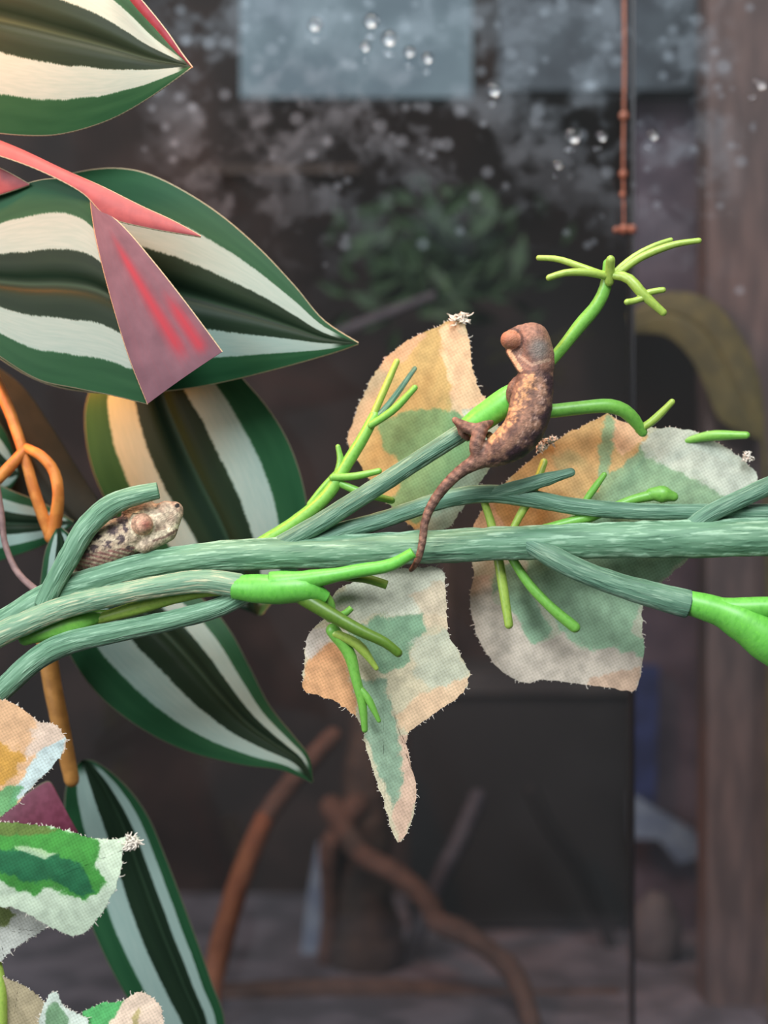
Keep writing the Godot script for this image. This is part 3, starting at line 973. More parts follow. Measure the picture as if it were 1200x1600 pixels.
	stem_of(s, "sprig", [470, 932, 0.5, 510, 956, 0.55, 560, 984, 0.6, 600, 1003, 0.6, 622, 1020, 0.58], [0.12, 0.115, 0.10, 0.085, 0.07], "olive", 14, 0.03)
	stem_of(s, "sprig", [530, 902, 0.35, 570, 904, 0.3, 604, 914, 0.28], [0.06, 0.07, 0.07], "olive", 12, 0.05, 0.0, 1)
	stem_of(s, "sprig", [498, 925, 0.3, 512, 945, 0.25, 516, 965, 0.2], [0.11, 0.12, 0.08], "leafgreen", 12, 0.03)
	stem_of(s, "sprig", [530, 962, 0.3, 540, 958, 0.3, 549, 950, 0.3], [0.05, 0.055, 0.05], "leafgreen", 12, 0.03, 0.0, 1)
	stem_of(s, "sprig", [520, 985, 0.35, 545, 1020, 0.32, 556, 1060, 0.32, 566, 1100, 0.3, 570, 1140, 0.25], [0.11, 0.10, 0.08, 0.07, 0.05], "leafgreen", 14, 0.05)
	stem_of(s, "sprig", [556, 1070, 0.32, 574, 1090, 0.34, 592, 1126, 0.32], [0.05, 0.06, 0.035], "leafgreen", 12, 0.05)
	stem_of(s, "sprig", [524, 990, 0.4, 560, 1008, 0.4, 588, 1044, 0.36], [0.07, 0.08, 0.04], "lime", 12, 0.05)
	cloth_leaf(t, [650, 886, 690, 890, 697, 930, 700, 985, 718, 1022, 733, 1052, 722, 1082, 690, 1106, 655, 1130, 636, 1152, 640, 1190, 650, 1232, 644, 1275, 625, 1312, 612, 1292, 600, 1250, 586, 1210, 571, 1160, 560, 1122, 530, 1098, 500, 1086, 473, 1076, 476, 1040, 482, 990, 512, 962, 522, 928, 560, 905, 610, 890], -0.15,
		func(x: float, y: float) -> float:
			var crease := x - (540.0 + (y - 960.0) * 0.235)       # midrib: bent like a book
			return -0.0016 * absf(crease) - 0.00000 * crease + 0.2 + (0.0016 * maxf(0.0, crease - 80.0)), C(200, 190, 160),
		[[C(206, 208, 188), [500, 960, 560, 890, 700, 880, 700, 960, 650, 960, 580, 960, 540, 990], 6.0, 0.85],
		[C(214, 190, 160), [640, 930, 705, 900, 705, 990, 660, 970], 9.0, 0.7],
		[C(122, 160, 128), [545, 985, 590, 962, 660, 960, 668, 985, 640, 1010, 640, 1035, 600, 1050, 570, 1020], 6.0, 0.9],
		[C(192, 198, 176), [640, 1000, 700, 985, 735, 1050, 700, 1080, 650, 1060], 8.0, 0.7],
		[C(226, 190, 154), [650, 1085, 735, 1055, 725, 1085, 640, 1150, 620, 1120], 6.0, 0.85],
		[C(216, 160, 114), [470, 1080, 480, 1035, 500, 1000, 540, 1010, 560, 1120], 6.0, 0.95],
		[C(206, 196, 184), [476, 1020, 480, 985, 510, 975, 515, 1000, 490, 1030], 5.0, 0.9],
		[C(136, 164, 138), [560, 1060, 600, 1060, 625, 1150, 632, 1220, 615, 1260, 590, 1200, 570, 1140], 6.0, 0.9],
		[C(216, 180, 156), [612, 1270, 632, 1220, 626, 1150, 650, 1140, 655, 1240, 625, 1320], 5.0, 0.9]], 23, "cream, green and apricot cloth leaf creased along its midrib", Vector2(598, 1060), 240)

	# the spray at the lower corner
	t = thing("ivy_spray", "bunch of frayed cloth ivy leaves in the lower corner under the vines", "ivy", P(0, 1560, 0.4))
	stem_of(t, "stem", [-60, 1240, 0.3, -40, 1400, 0.3, -8, 1500, 0.4, 2, 1560, 0.5, 0, 1680, 0.5], [0.10, 0.10, 0.09, 0.10], "lime", 12, 0.04)
	cloth_leaf(t, [-60, 1110, -20, 1092, 20, 1096, 60, 1126, 88, 1134, 103, 1162, 88, 1190, 54, 1224, 24, 1258, -20, 1290, -60, 1300], 0.6,
		func(x: float, y: float) -> float: return 0.0012 * (1190 - y) - 0.00002 * pow(x - 20, 2) * 0.5, C(228, 182, 140),
		[[C(206, 152, 62), [-60, 1140, 0, 1160, 40, 1180, 20, 1220, -60, 1250], 10.0, 0.8],
		[C(238, 214, 196), [60, 1110, 110, 1140, 110, 1170, 50, 1180, 40, 1190], 7.0, 0.8],
		[C(206, 224, 222), [106, 1150, 90, 1200, 40, 1240, 10, 1260, 28, 1225, 60, 1175], 4.0, 0.95],
		[C(106, 172, 112), [-60, 1262, 10, 1232, 34, 1228, 20, 1262, -40, 1320, -60, 1310], 5.0, 0.9]], 24, "apricot cloth leaf with white edge, highest of the bunch", Vector2(20, 1190))
	lf = cloth_leaf(t, [-60, 1288, 20, 1290, 90, 1298, 140, 1310, 180, 1312, 205, 1308, 218, 1314, 204, 1324, 192, 1332, 190, 1360, 178, 1392, 160, 1425, 124, 1460, 84, 1448, 55, 1430, 20, 1415, -60, 1400], 0.95,
		func(x: float, y: float) -> float: return 0.12 - 0.00004 * pow(y - 1380, 2) * (1.0 if y < 1380 else 0.3), C(186, 200, 176),
		[[C(58, 128, 52), [-60, 1280, 60, 1290, 150, 1312, 160, 1330, 150, 1350, 170, 1375, 150, 1395, 130, 1402, 100, 1392, 70, 1384, 60, 1396, 20, 1385, -10, 1360, -60, 1350], 6.0, 0.95],
		[C(36, 92, 62), [-60, 1325, 20, 1326, 90, 1336, 130, 1345, 150, 1390, 130, 1398, 80, 1372, 40, 1376, 0, 1355, -60, 1345], 5.0, 0.95],
		[C(92, 96, 50), [-60, 1280, 50, 1288, 90, 1300, 40, 1306, -60, 1312], 5.0, 0.75],
		[C(176, 192, 160), [18, 1322, 60, 1326, 90, 1334, 70, 1340, 40, 1332], 4.0, 0.8]], 25, "bright green cloth leaf with broad white frayed rim", Vector2(70, 1375), 260)
	tuft(lf, 206, 1316, 0.98, 20, 305)
	cloth_leaf(t, [-60, 1400, -10, 1405, 40, 1424, 76, 1444, 60, 1458, 40, 1470, 20, 1482, 0, 1502, -60, 1530], 0.55,
		func(x: float, y: float) -> float: return 0.0006 * (1460 - y), C(190, 192, 182),
		[[C(98, 112, 58), [-60, 1400, 10, 1412, 28, 1430, 10, 1446, -60, 1460], 6.0, 0.9]], 26, "pale grey cloth leaf tucked under the bright green one", Vector2(0, 1452))
	cloth_leaf(t, [-60, 1540, -10, 1526, 20, 1532, 60, 1556, 84, 1590, 90, 1660, -60, 1680], 0.5,
		func(x: float, y: float) -> float: return 0.0004 * (x - 20), C(170, 156, 126), [[C(150, 138, 110), [-60, 1560, 20, 1560, 60, 1620, -60, 1680], 8.0, 0.7]], 27, "beige cloth leaf at the foot of the bunch", Vector2(20, 1600))
	cloth_leaf(t, [40, 1680, 60, 1600, 76, 1556, 90, 1552, 100, 1572, 128, 1585, 142, 1600, 150, 1680], 0.8,
		func(x: float, y: float) -> float: return 0.0015 * absf(x - 92), C(204, 214, 200), [[C(112, 152, 110), [74, 1570, 88, 1566, 108, 1590, 112, 1680, 60, 1680], 4.0, 0.9]], 28, "small white and green cloth leaf standing upright", Vector2(92, 1620))
	cloth_leaf(t, [100, 1680, 118, 1600, 150, 1572, 190, 1564, 206, 1556, 222, 1552, 246, 1570, 252, 1590, 256, 1680], 0.9,
		func(x: float, y: float) -> float: return -0.0014 * absf(x - 190), C(236, 210, 186), [[C(84, 172, 98), [100, 1680, 118, 1590, 150, 1562, 196, 1560, 186, 1578, 168, 1600, 160, 1680], 4.0, 0.95], [C(172, 160, 96), [208, 1585, 218, 1572, 214, 1680, 200, 1680], 4.0, 0.7]], 29, "green and pale pink cloth leaf, lowest of the bunch", Vector2(180, 1625))


# ---------- chameleons ----------
# bones: [x, y, d, r_px, x, y, d, r_px]; meshed as one skin with surface nets
func skin(chains: Array, cell: float, blend0: float, bump: float, paint: Callable) -> Geo:
	var lo := Vector3.ONE * 1e9
	var hi := -lo
	var all := []
	for ch in chains:                                     # each: [blend factor, x, y, d, r, x, y, d, r ...]
		var pts := PackedVector3Array()
		var rad := PackedVector3Array()
		for i in range(1, ch.size(), 4):
			pts.append(P(ch[i], ch[i + 1], ch[i + 2]))
			rad.append(Vector3(ch[i + 3] * 0.0001, 0, 0))
		var n0 := (pts.size() - 1) * (3 if pts.size() > 2 else 1)
		var segs := []
		for i in n0:
			var a := cat(pts, float(i) / n0)
			var e := cat(pts, float(i + 1) / n0)
			var ra := cat(rad, float(i) / n0).x
			var rb := cat(rad, float(i + 1) / n0).x
			segs.append([a, e, ra, rb])
			var r := Vector3.ONE * (maxf(ra, rb) + cell * 4.0)
			lo = lo.min(a - r).min(e - r); hi = hi.max(a + r).max(e + r)
		all.append([segs, blend0 * ch[0]])
	var nx := int((hi.x - lo.x) / cell) + 2
	var ny := int((hi.y - lo.y) / cell) + 2
	var nzz := int((hi.z - lo.z) / cell) + 2
	var f := PackedFloat32Array()
	f.resize(nx * ny * nzz)
	f.fill(1.0)
	var tmp := f.duplicate()
	var near := PackedInt32Array()
	var seen := PackedByteArray()
	seen.resize(nx * ny * nzz)
	var sxy := nx * ny
	for one in all:
		var blend: float = one[1]
		var touched := PackedInt32Array()
		for s in one[0]:
			var a: Vector3 = s[0]
			var e: Vector3 = s[1]
			var ra: float = s[2]
			var rb: float = s[3]
			var pad := Vector3.ONE * (maxf(ra, rb) + blend + cell * 1.5)
			var i0 := ((a.min(e) - pad - lo) / cell).max(Vector3.ZERO)
			var i1 := ((a.max(e) + pad - lo) / cell)
			var ab := e - a
			var l2 := maxf(ab.length_squared(), 1e-12)
			for z in range(int(i0.z), mini(int(i1.z) + 1, nzz)):
				for y in range(int(i0.y), mini(int(i1.y) + 1, ny)):
					var row := z * sxy + y * nx
					for x in range(int(i0.x), mini(int(i1.x) + 1, nx)):
						var p := lo + Vector3(x, y, z) * cell
						var t := clampf((p - a).dot(ab) / l2, 0.0, 1.0)
						var d := (p - a - ab * t).length() - lerpf(ra, rb, t)
						var k := row + x
						if tmp[k] == 1.0: touched.append(k)
						if d < tmp[k]: tmp[k] = d
		for k in touched:
			var d := tmp[k]
			var o := f[k]
			var h := maxf(blend - absf(o - d), 0.0) / blend
			f[k] = minf(o, d) - h * h * blend * 0.25
			tmp[k] = 1.0
			if seen[k] == 0:
				seen[k] = 1
				near.append(k)
	var n := FastNoiseLite.new()
	n.seed = 8
	n.frequency = 1.0
	n.noise_type = FastNoiseLite.TYPE_CELLULAR
	n.cellular_return_type = FastNoiseLite.RETURN_DISTANCE
	for k in near:
		if absf(f[k]) < cell * 3.0:
			var x := k % nx
			var y := (k / nx) % ny
			var z := k / sxy
			var p := (lo + Vector3(x, y, z) * cell) * 1250.0
			f[k] += bump * (n.get_noise_3d(p.x, p.y, p.z) + 0.5)
	var g := Geo.new()
	var at := {}
	var offs := [0, 1, nx, nx + 1, sxy, sxy + 1, sxy + nx, sxy + nx + 1]
	var pairs := [[0, 1], [2, 3], [4, 5], [6, 7], [0, 2], [1, 3], [4, 6], [5, 7], [0, 4], [1, 5], [2, 6], [3, 7]]
	var total := f.size()
	for k in near:
		if absf(f[k]) > cell * 2.5 or k + sxy + nx + 1 >= total: continue
		var inside := 0
		for q in offs:
			if f[k + q] < 0.0: inside += 1
		if inside == 0 or inside == 8: continue
		var sum := Vector3.ZERO
		var cnt := 0
		for pr in pairs:
			var fa := f[k + offs[pr[0]]]
			var fb := f[k + offs[pr[1]]]
			if (fa < 0.0) != (fb < 0.0):
				var t := fa / (fa - fb)
				var va := Vector3(pr[0] & 1, (pr[0] >> 1) & 1, pr[0] >> 2)
				var vb := Vector3(pr[1] & 1, (pr[1] >> 1) & 1, pr[1] >> 2)
				sum += va.lerp(vb, t)
				cnt += 1
		var p := lo + (Vector3(k % nx, (k / nx) % ny, k / sxy) + sum / cnt) * cell
		at[k] = g.add(p)
		# colour by where it is on the animal, in photo pixels of the pose
		var kk := (D - p.z) / D * 0.0001
		g.c.append((paint.call(600.0 + p.x / kk, 800.0 - (p.y - EYE_Y) / kk, p) as Color).srgb_to_linear())
	for k in at:
		var s: bool = f[k] < 0.0
		for ax in 3:
			var step: int = [1, nx, sxy][ax]
			var u: int = [nx, sxy, 1][ax]
			var w: int = [sxy, 1, nx][ax]
			if (f[k + step] < 0.0) == s: continue
			if not (at.has(k - u) and at.has(k - w) and at.has(k - u - w)): continue
			if s: g.quad(at[k], at[k - u], at[k - u - w], at[k - w])
			else: g.quad(at[k], at[k - w], at[k - u - w], at[k - u])
	return g

func near_line(q: Vector2, l: Array) -> float:
	var best := 1e9
	for i in range(0, l.size() - 2, 2):
		var a := Vector2(l[i], l[i + 1])
		best = minf(best, q.distance_to(Geometry2D.get_closest_point_to_segment(q, a, Vector2(l[i + 2], l[i + 3]))))
	return best

func build_chameleons() -> void:
	var spot := FastNoiseLite.new()
	spot.seed = 61
	spot.frequency = 0.045
	var fine := FastNoiseLite.new()
	fine.seed = 62
	fine.frequency = 0.16
	var scale_m := mat(Color.WHITE, 0.62, 0.4)
	scale_m.vertex_color_use_as_albedo = true
	scale_m.heightmap_enabled = true
	scale_m.heightmap_texture = cells(64, 0.12)
	scale_m.heightmap_scale = 0.012
	scale_m.uv1_triplanar = true
	scale_m.uv1_scale = Vector3.ONE * 110.0
	# the brown one
	var bones := [
		[1.0, 832, 532, 0.42, 23, 838, 550, 0.42, 23, 840, 570, 0.42, 21, 837, 586, 0.42, 22, 838, 612, 0.46, 25, 831, 646, 0.5, 29, 811, 680, 0.5, 31, 782, 702, 0.48, 25, 752, 717, 0.46, 15, 722, 735, 0.46, 10, 696, 759, 0.46, 8.5, 675, 788, 0.46, 7.5, 664, 816, 0.46, 6.5, 660, 846, 0.44, 6, 655, 868, 0.42, 5.5, 649, 882, 0.36, 5, 642, 891, 0.28, 3.5],
		[0.8, 826, 524, 0.40, 17, 838, 522, 0.36, 16, 850, 540, 0.36, 12, 853, 568, 0.4, 11],
		[0.6, 812, 526, 0.34, 9, 818, 522, 0.0, 9, 814, 520, -0.2, 6],
		[0.3, 796, 531, 0.44, 14, 801, 532, 0.44, 14.5, 808, 534, 0.42, 13],
		[0.5, 801, 519, 0.42, 6, 812, 516, 0.42, 8, 828, 515, 0.40, 9],
		[0.8, 852, 556, 0.40, 11, 853, 580, 0.42, 11, 850, 606, 0.44, 13],
		[0.5, 795, 549, 0.42, 5, 803, 562, 0.46, 5, 813, 578, 0.5, 5],
		[0.9, 810, 548, 0.36, 12, 820, 572, 0.4, 12],
		[0.7, 824, 598, 0.54, 16, 814, 624, 0.56, 16, 808, 650, 0.58, 15],
		[0.4, 818, 592, 0.44, 11, 803, 602, 0.42, 8.5, 798, 617, 0.36, 7.5, 800, 630, 0.3, 5],
		[0.5, 846, 600, 0.2, 9, 850, 616, 0.0, 7, 838, 628, -0.14, 6],
		[0.5, 764, 716, 0.46, 12, 746, 706, 0.52, 11, 746, 688, 0.52, 11.5, 752, 671, 0.46, 9.5],
		[0.4, 752, 671, 0.46, 9, 736, 670, 0.44, 9.5, 720, 663, 0.36, 7.5, 711, 656, 0.28, 5],
		[0.3, 720, 664, 0.36, 6, 722, 676, 0.32, 6, 730, 684, 0.26, 5],
		[0.4, 752, 668, 0.46, 8, 762, 663, 0.40, 6.5, 768, 660, 0.34, 4],
		[0.5, 790, 706, 0.3, 10, 776, 692, 0.05, 7, 764, 680, -0.1, 6],
	]
	var g := skin(bones, 0.00019, 0.0010, 0.00019, func(x: float, y: float, p: Vector3) -> Color:
		var q := Vector2(x, y)
		var n := spot.get_noise_3d(x, y, p.z * 4000.0)
		var n2 := fine.get_noise_3d(x, y, p.z * 9000.0)
		var c := C(130, 96, 76).lerp(C(84, 60, 50), clampf(n * 1.5 + 0.35, 0.0, 1.0))
		var d := near_line(q, [830, 586, 824, 605, 810, 632, 795, 655, 770, 684])
		c = c.lerp(C(216, 158, 106), smoothstep(0.0, 0.7, 1.0 - d / 12.0 + spot.get_noise_3d(x * 2.4, y * 2.4, 9.0) * 1.6 - 0.15) * 0.75)
		d = near_line(q, [860, 590, 862, 620, 853, 656, 836, 690, 802, 716, 750, 734])
		c = c.lerp(C(52, 38, 42), clampf(1.0 - d / 15.0 + n * 1.6, 0.0, 1.0) * 0.85)
		d = near_line(q, [846, 592, 848, 630, 834, 662, 812, 692])
		if d < 8.0: c = c.lerp(C(192, 158, 138), smoothstep(0.0, 0.4, spot.get_noise_3d(x * 3.0, y * 3.0, 40.0)) * 0.6)
		if y < 580.0 and x > 806.0:
			c = C(146, 106, 86).lerp(C(108, 80, 70), clampf(n * 1.4 + 0.3, 0.0, 1.0))
			c = c.lerp(C(116, 112, 104), (1.0 - smoothstep(6.0, 26.0, q.distance_to(Vector2(842, 546)))) * 0.8)
			c = c.lerp(C(70, 54, 50), smoothstep(0.12, 0.45, n2) * 0.5 * smoothstep(535.0, 550.0, y))
			if near_line(q, [812, 556, 830, 570, 858, 562]) < 2.6: c = c.lerp(C(206, 176, 146), 0.5)
		if near_line(q, [808, 580, 830, 582, 862, 578]) < 3.2: c = c.lerp(C(66, 46, 42), 0.55)
		if q.distance_to(Vector2(798, 531)) < 17.0: c = C(170, 112, 82).lerp(C(118, 78, 62), clampf(n2 + 0.3 + (y - 529.0) / 26.0, 0.0, 1.0))
		if absf(q.distance_to(Vector2(798, 531)) - 18.0) < 2.2: c = C(84, 58, 48)
		if near_line(q, [795, 549, 813, 578]) < 3.5: c = C(212, 160, 118)
		if y > 722.0 or x < 762.0: c = C(136, 102, 84).lerp(C(88, 64, 54), clampf(0.45 + 0.35 * sin((x * 0.55 - y) * 0.5) + n * 1.2, 0.0, 1.0))
		return c * (1.0 + n2 * 0.3))
	var t := thing("chameleon", "brown baby chameleon climbing the upper branch with its tail hanging across the vine", "chameleon", P(640, 890, 0.4))
	obj("body", [g], [scale_m], t)
	# the pale one
	bones = [
		[1.0, 262, 803, -0.05, 18, 245, 816, -0.1, 27, 218, 828, -0.12, 28, 190, 842, -0.16, 34, 160, 856, -0.2, 36, 135, 874, -0.3, 28, 118, 896, -0.5, 18, 112, 930, -0.6, 11, 120, 965, -0.62, 8, 140, 985, -0.6, 5],
		[0.6, 262, 800, -0.05, 18, 273, 797, -0.03, 13.5],
		[0.5, 273, 806, 0.0, 12, 262, 828, 0.0, 15],
		[0.6, 260, 834, 0.0, 13, 226, 852, 0.02, 13],
		[0.3, 222, 819, 0.12, 17, 224, 820, 0.2, 15],
		[0.8, 228, 794, -0.1, 15, 204, 798, -0.15, 14],
		[0.4, 210, 806, 0.08, 5, 205, 825, 0.14, 5, 212, 842, 0.12, 5],
		[0.6, 200, 860, -0.2, 12, 212, 880, -0.3, 9, 235, 886, -0.34, 7],
		[0.6, 148, 878, -0.1, 14, 140, 900, -0.3, 10, 160, 905, -0.34, 8],
	]
	var g2 := skin(bones, 0.00019, 0.0010, 0.00013, func(x: float, y: float, p: Vector3) -> Color:
		var q := Vector2(x, y)
		var n := spot.get_noise_3d(x + 300.0, y, p.z * 4000.0)
		var n2 := fine.get_noise_3d(x, y + 200.0, p.z * 9000.0)
		var c := C(194, 174, 146).lerp(C(156, 132, 110), clampf(n * 1.6 + 0.35, 0.0, 1.0))
		if x < 210.0:
			c = C(200, 180, 150).lerp(C(176, 150, 124), clampf(n * 1.5 + 0.4, 0.0, 1.0))
			for s in [[146, 856, 7], [168, 850, 7], [190, 842, 8], [176, 828, 9], [190, 812, 10], [150, 838, 8], [204, 858, 7], [134, 866, 8], [196, 826, 5]]:
				c = c.lerp(C(72, 58, 62), (1.0 - smoothstep(s[2] * 0.5, s[2] * 1.15, q.distance_to(Vector2(s[0], s[1])) + n2 * 7.0)) * 0.85)
			if y > 858.0 + (180.0 - x) * 0.15: c = c.lerp(C(140, 92, 86), 0.5 + 0.5 * sin(y * 0.9 - x * 0.22))
		var e := q.distance_to(Vector2(222, 819))
		if e < 18.0: c = C(196, 152, 124).lerp(C(152, 92, 76), clampf(1.1 - q.distance_to(Vector2(229, 820)) / 10.0 + n2 * 0.4, 0.0, 1.0))
		if absf(e - 19.5) < 2.4: c = c.lerp(C(226, 208, 172), 0.7)
		if near_line(q, [238, 838, 256, 832, 276, 822]) < 4.0: c = c.lerp(C(230, 212, 178), 0.75)
		if near_line(q, [240, 845, 260, 838, 276, 828]) < 1.8: c = c.lerp(C(104, 76, 66), 0.7)
		if q.distance_to(Vector2(277, 790)) < 3.6: c = C(20, 15, 15)
		return c * (0.95 + n2 * 0.42))
	t = thing("chameleon", "pale beige baby chameleon peering out behind the hooked green stub", "chameleon", P(190, 890, -0.1))
	obj("body", [g2], [scale_m], t)


# ---------- beyond the glass ----------
func slab(called: String, label: String, category: String, px: Array, d: float, thick: float, m: Material) -> MeshInstance3D:
	var g := Geo.new()
	prism(g, px, d, thick)
	var o := obj(called, [g], [m], self, false)
	tag(o, label, category)
	return o

func build_behind() -> void:
	slab("board", "pale blue-grey panel standing in for a window reflection at the top of the glass", "board", [375, -160, 738, -160, 738, 152, 375, 152], -13, 0.8, M.pale)  # added panel; stands in for the window reflected in the pane
	slab("board", "dim grey panel for the darker part of the window reflection beside the pale one", "board", [782, -160, 1116, -160, 1116, 140, 782, 140], -13, 0.8, M.reflection_dim)  # second added panel, the dimmer part of that reflection
	slab("ledge", "thin brown ledge under the pale reflection panel", "ledge", [296, 258, 560, 258, 560, 270, 296, 270], -14, 1.5, M.bark)
	slab("cabinet", "black box with a lighter top rim standing beyond the glass", "box", [640, 1086, 984, 1086, 984, 1446, 640, 1446], -15, 3.5, M.black)
	slab("ledge", "charcoal ledge lying along the top of the black box", "ledge", [640, 1050, 985, 1050, 985, 1085, 640, 1085], -14.8, 3.5, M.charcoal)
	slab("side_board", "brown wooden board standing beyond the glass edge", "board", [1104, -200, 1420, -200, 1420, 1740, 1104, 1740], -9, 1.0, M.wood)
	slab("curtain", "dull violet cloth hanging beyond the glass beside the wooden board", "curtain", [985, 690, 1160, 690, 1160, 1456, 985, 1456], -15, 0.4, M.violet)
	slab("board", "dusky grey board between the dim reflection panel and the yellow leaf", "board", [992, 146, 1120, 146, 1120, 500, 992, 500], -14, 0.6, M.violet)
	slab("strip", "narrow deep blue strip in front of the violet cloth", "strip", [988, 1040, 1030, 1040, 1024, 1270, 988, 1270], -14.4, 0.3, M.blue)
	slab("paper", "crumpled pale blue paper below the blue strip", "paper", [986, 1240, 1030, 1268, 1085, 1300, 1102, 1338, 1060, 1350, 1030, 1312, 986, 1310], -14, 0.4, M.paper)
	slab("light_gap_slab", "pale blue light-gap scrap leaning beside the driftwood stump", "stand_in", [494, 1322, 520, 1306, 540, 1350, 548, 1420, 545, 1492, 470, 1492, 480, 1400], -13, 0.3, M.paper)  # added slab; stands in for light showing between stump and root
	# driftwood
	var t := thing("driftwood", "forked brown driftwood stump with long roots behind the glass", "driftwood", P(570, 1500, -12))
	stem_of(t, "stump", [566, 1120, -13, 572, 1250, -12.6, 566, 1360, -12.3, 572, 1440, -12.2, 576, 1498, -12.2], [0.25, 0.5, 0.65, 0.7, 0.9], "bark", 20, 0.2)
	stem_of(t, "root", [520, 1262, -12, 560, 1330, -11.2, 620, 1366, -10.8, 668, 1408, -10.5, 684, 1440, -10.3, 732, 1462, -9.6, 790, 1506, -8.8, 812, 1540, -8.3, 832, 1600, -7.6], [0.3, 0.26, 0.24, 0.24, 0.26, 0.22, 0.24, 0.2], "root", 14, 0.15)
	stem_of(t, "root", [556, 1260, -12, 530, 1300, -11.8, 514, 1330, -11.6, 516, 1420, -11.9, 512, 1496, -12.2], [0.3, 0.24, 0.2, 0.2, 0.24], "root", 14, 0.15)
	t = thing("root", "curved rust-orange root hanging down behind the lowest big striped leaf", "root", P(335, 1510, -9))
	stem_of(t, "base", [520, 1150, -10, 478, 1196, -9.8, 440, 1242, -9.6, 412, 1284, -9.4], [0.2, 0.22, 0.22, 0.22], "root", 14, 0.12)
	stem_of(t, "tip", [414, 1280, -9.4, 392, 1330, -9.2, 370, 1390, -9.0, 352, 1450, -8.8, 336, 1516, -8.6, 326, 1600, -7.5], [0.22, 0.24, 0.24, 0.25, 0.22, 0.2], "rust", 14, 0.12)
	for q in [[[746, 1246, -12, 722, 1306, -12, 690, 1370, -12.2, 660, 1440, -12.6, 640, 1500, -12.6], [0.2, 0.22, 0.2, 0.2], "twig", "grey twig leaning between the stump and the black box"],
		[[830, 1236, -13, 858, 1290, -13, 900, 1350, -13.2, 940, 1440, -13.6, 960, 1492, -13.6], [0.16, 0.18, 0.16], "black", "dark twig leaning against the black box"],
		[[250, 1560, -9.5, 420, 1550, -9.8, 640, 1548, -10, 780, 1562, -10, 960, 1558, -10], [0.22, 0.26, 0.24, 0.2], "root", "reddish stick lying across the shelf"],
		[[470, 545, -12, 540, 516, -12, 610, 488, -12, 676, 462, -12], [0.1, 0.12, 0.12, 0.1], "twig", "thin twig beside the green bush behind the glass"]]:
		var g := Geo.new()
		tube(g, PL(q[0]), q[1], 12, 0.15)
		tag(obj("twig", [g], [M[q[2]]]), q[3], "twig")
	var g := Geo.new()
	ball(g, P(1024, 1486, -12.5) + Vector3(0, 0.004, 0), Vector3(0.006, 0.010, 0.006), 18, 12, 0.15)
	tag(obj("stone", [g], [M.pinkish]), "pinkish upright stone at the foot of the violet cloth", "stone")
	# bush
	t = thing("bush", "blurred green bush behind the upper glass", "bush", P(690, 1446, -15.5))
	stem_of(t, "stem", [690, 1440, -15.5, 700, 1000, -15.5, 690, 620, -15, 684, 420, -14.5], [0.25, 0.2, 0.18, 0.1], "bark", 10, 0.1)
	g = Geo.new()
	rng.seed = 40
	for i in 150:
		var c := Vector2(rng.randfn(690, 70), rng.randfn(405, 48))
		var an := rng.randf() * TAU
		var l := rng.randf_range(18, 40)
		var dp := rng.randf_range(-16, -13)
		var ax := Vector2(cos(an), sin(an))
		var nr := Vector2(-ax.y, ax.x) * l * 0.36
		var p0 := P(c.x - ax.x * l, c.y - ax.y * l, dp)
		var p1 := P(c.x + ax.x * l, c.y + ax.y * l, dp + rng.randf_range(-0.6, 0.6))
		var q0 := P(c.x + nr.x, c.y + nr.y, dp + 0.2)
		var q1 := P(c.x - nr.x, c.y - nr.y, dp + 0.2)
		var b := g.add(p0)
		g.add(q0); g.add(p1); g.add(q1)
		g.quad(b, b + 1, b + 2, b + 3)
	obj("foliage", [g], [M.bush], t, false).set_meta("kind", "stuff")
	var f := blade(E2([980, 492, 1040, 458, 1110, 470, 1160, 530, 1188, 600, 1196, 680], -8.9, -8.4), E2([984, 520, 1040, 524, 1080, 560, 1108, 620, 1130, 660, 1194, 690], -8.9, -8.4), 0.06, 0.04)
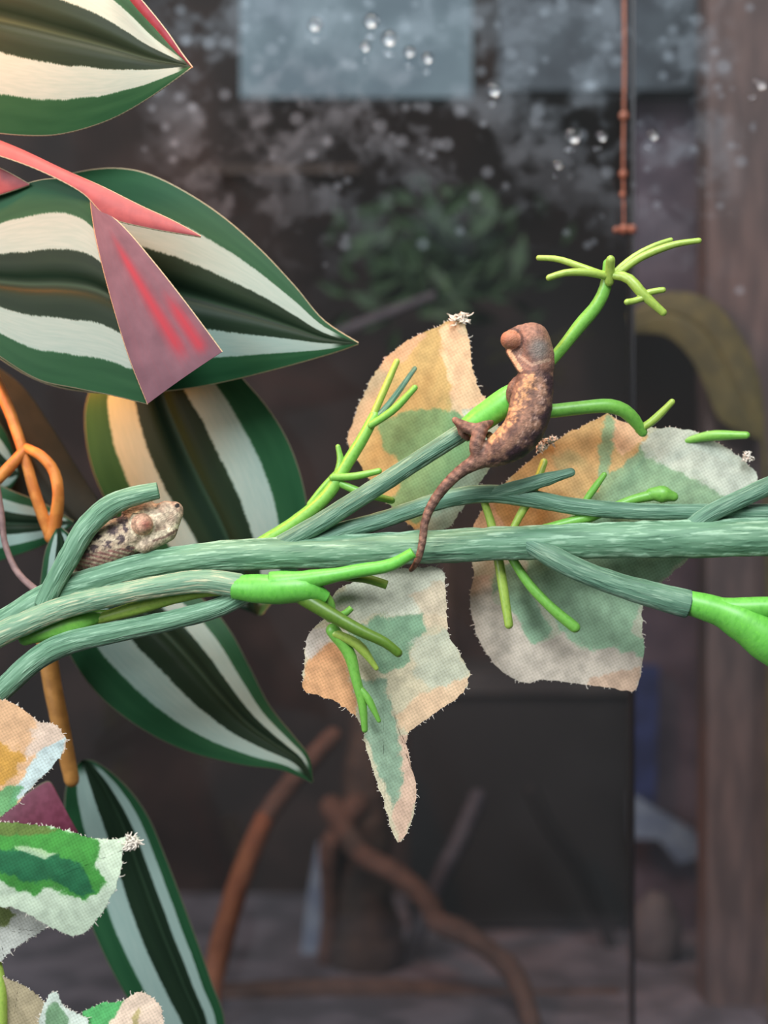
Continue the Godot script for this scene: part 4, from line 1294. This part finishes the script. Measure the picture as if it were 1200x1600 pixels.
	tag(obj("yellowing_leaf", f, [M.yellowed, M.yellowed, M.yellowed]), "curved olive-yellow leaf blurred behind the glass", "leaf")
	var up := PL([1194, 690, -8.4, 1204, 1000, -8.2, 1206, 1500, -7.8, 1210, 1604, -7.6])
	g = Geo.new()
	tube(g, up, [0.06, 0.09, 0.1], 8)
	tag(obj("stalk", [g], [M.yellowed]), "thin olive stalk rising to the curved yellow leaf", "stalk")


func build_droplets() -> void:
	for q in [[580, 32, 12, "clear water droplet high on the glass, upper of a close pair"], [608, 59, 13, "clear water droplet high on the glass, lower of a close pair"],
		[668, 90, 9, "clear water droplet below the close pair on the pale reflection panel"], [772, 140, 12, "clear water droplet at the gap between pale and dim reflection panels"],
		[895, 212, 13, "big clear droplet over the green lime-tipped sprig, beside a smaller one"], [940, 212, 9, "small clear droplet between the big one and the brown drip line"],
		[1020, 210, 9, "clear droplet just beyond the brown drip line"], [1186, 130, 11, "clear droplet over the wooden board at the photo's edge"],
		[872, 257, 7, "tiny clear droplet under the big one over the sprig"], [492, 38, 11, "flat dark droplet alone on the pale reflection panel"],
		[571, 72, 8, "flat dark droplet below the close pair, touching neither"], [640, 80, 9, "flat dark droplet beside the lower of the close pair"]]:
		var g := Geo.new()
		var p := P(q[0], q[1], -5.97)
		ball(g, p, Vector3(q[2], q[2] * 0.85, q[2] * 0.5) * 0.000124, 16, 10)
		tag(obj("water_droplet", [g], [M.water]), q[3], "droplet", "droplets on the glass")
	var g := Geo.new()
	tube(g, PL([975, -60, -5.99, 976, 100, -5.99, 974, 240, -5.99, 975, 362, -5.99]), [0.045, 0.04, 0.03, 0.02], 8, 0.2)
	var t := thing("drip_line", "thin brown drip line running down the glass beside its edge", "drip", P(975, 362, -5.99))
	obj("trail", [g], [M.drip], t)
	for q in [[975, 181, 8], [974, 272, 7], [973, 304, 5], [975, 358, 8], [988, 358, 7], [963, 359, 5]]:
		g = Geo.new()
		ball(g, P(q[0], q[1], -5.96), Vector3(q[2], q[2], q[2] * 0.6) * 0.000124, 12, 8)
		obj("bead", [g], [M.drip], t)
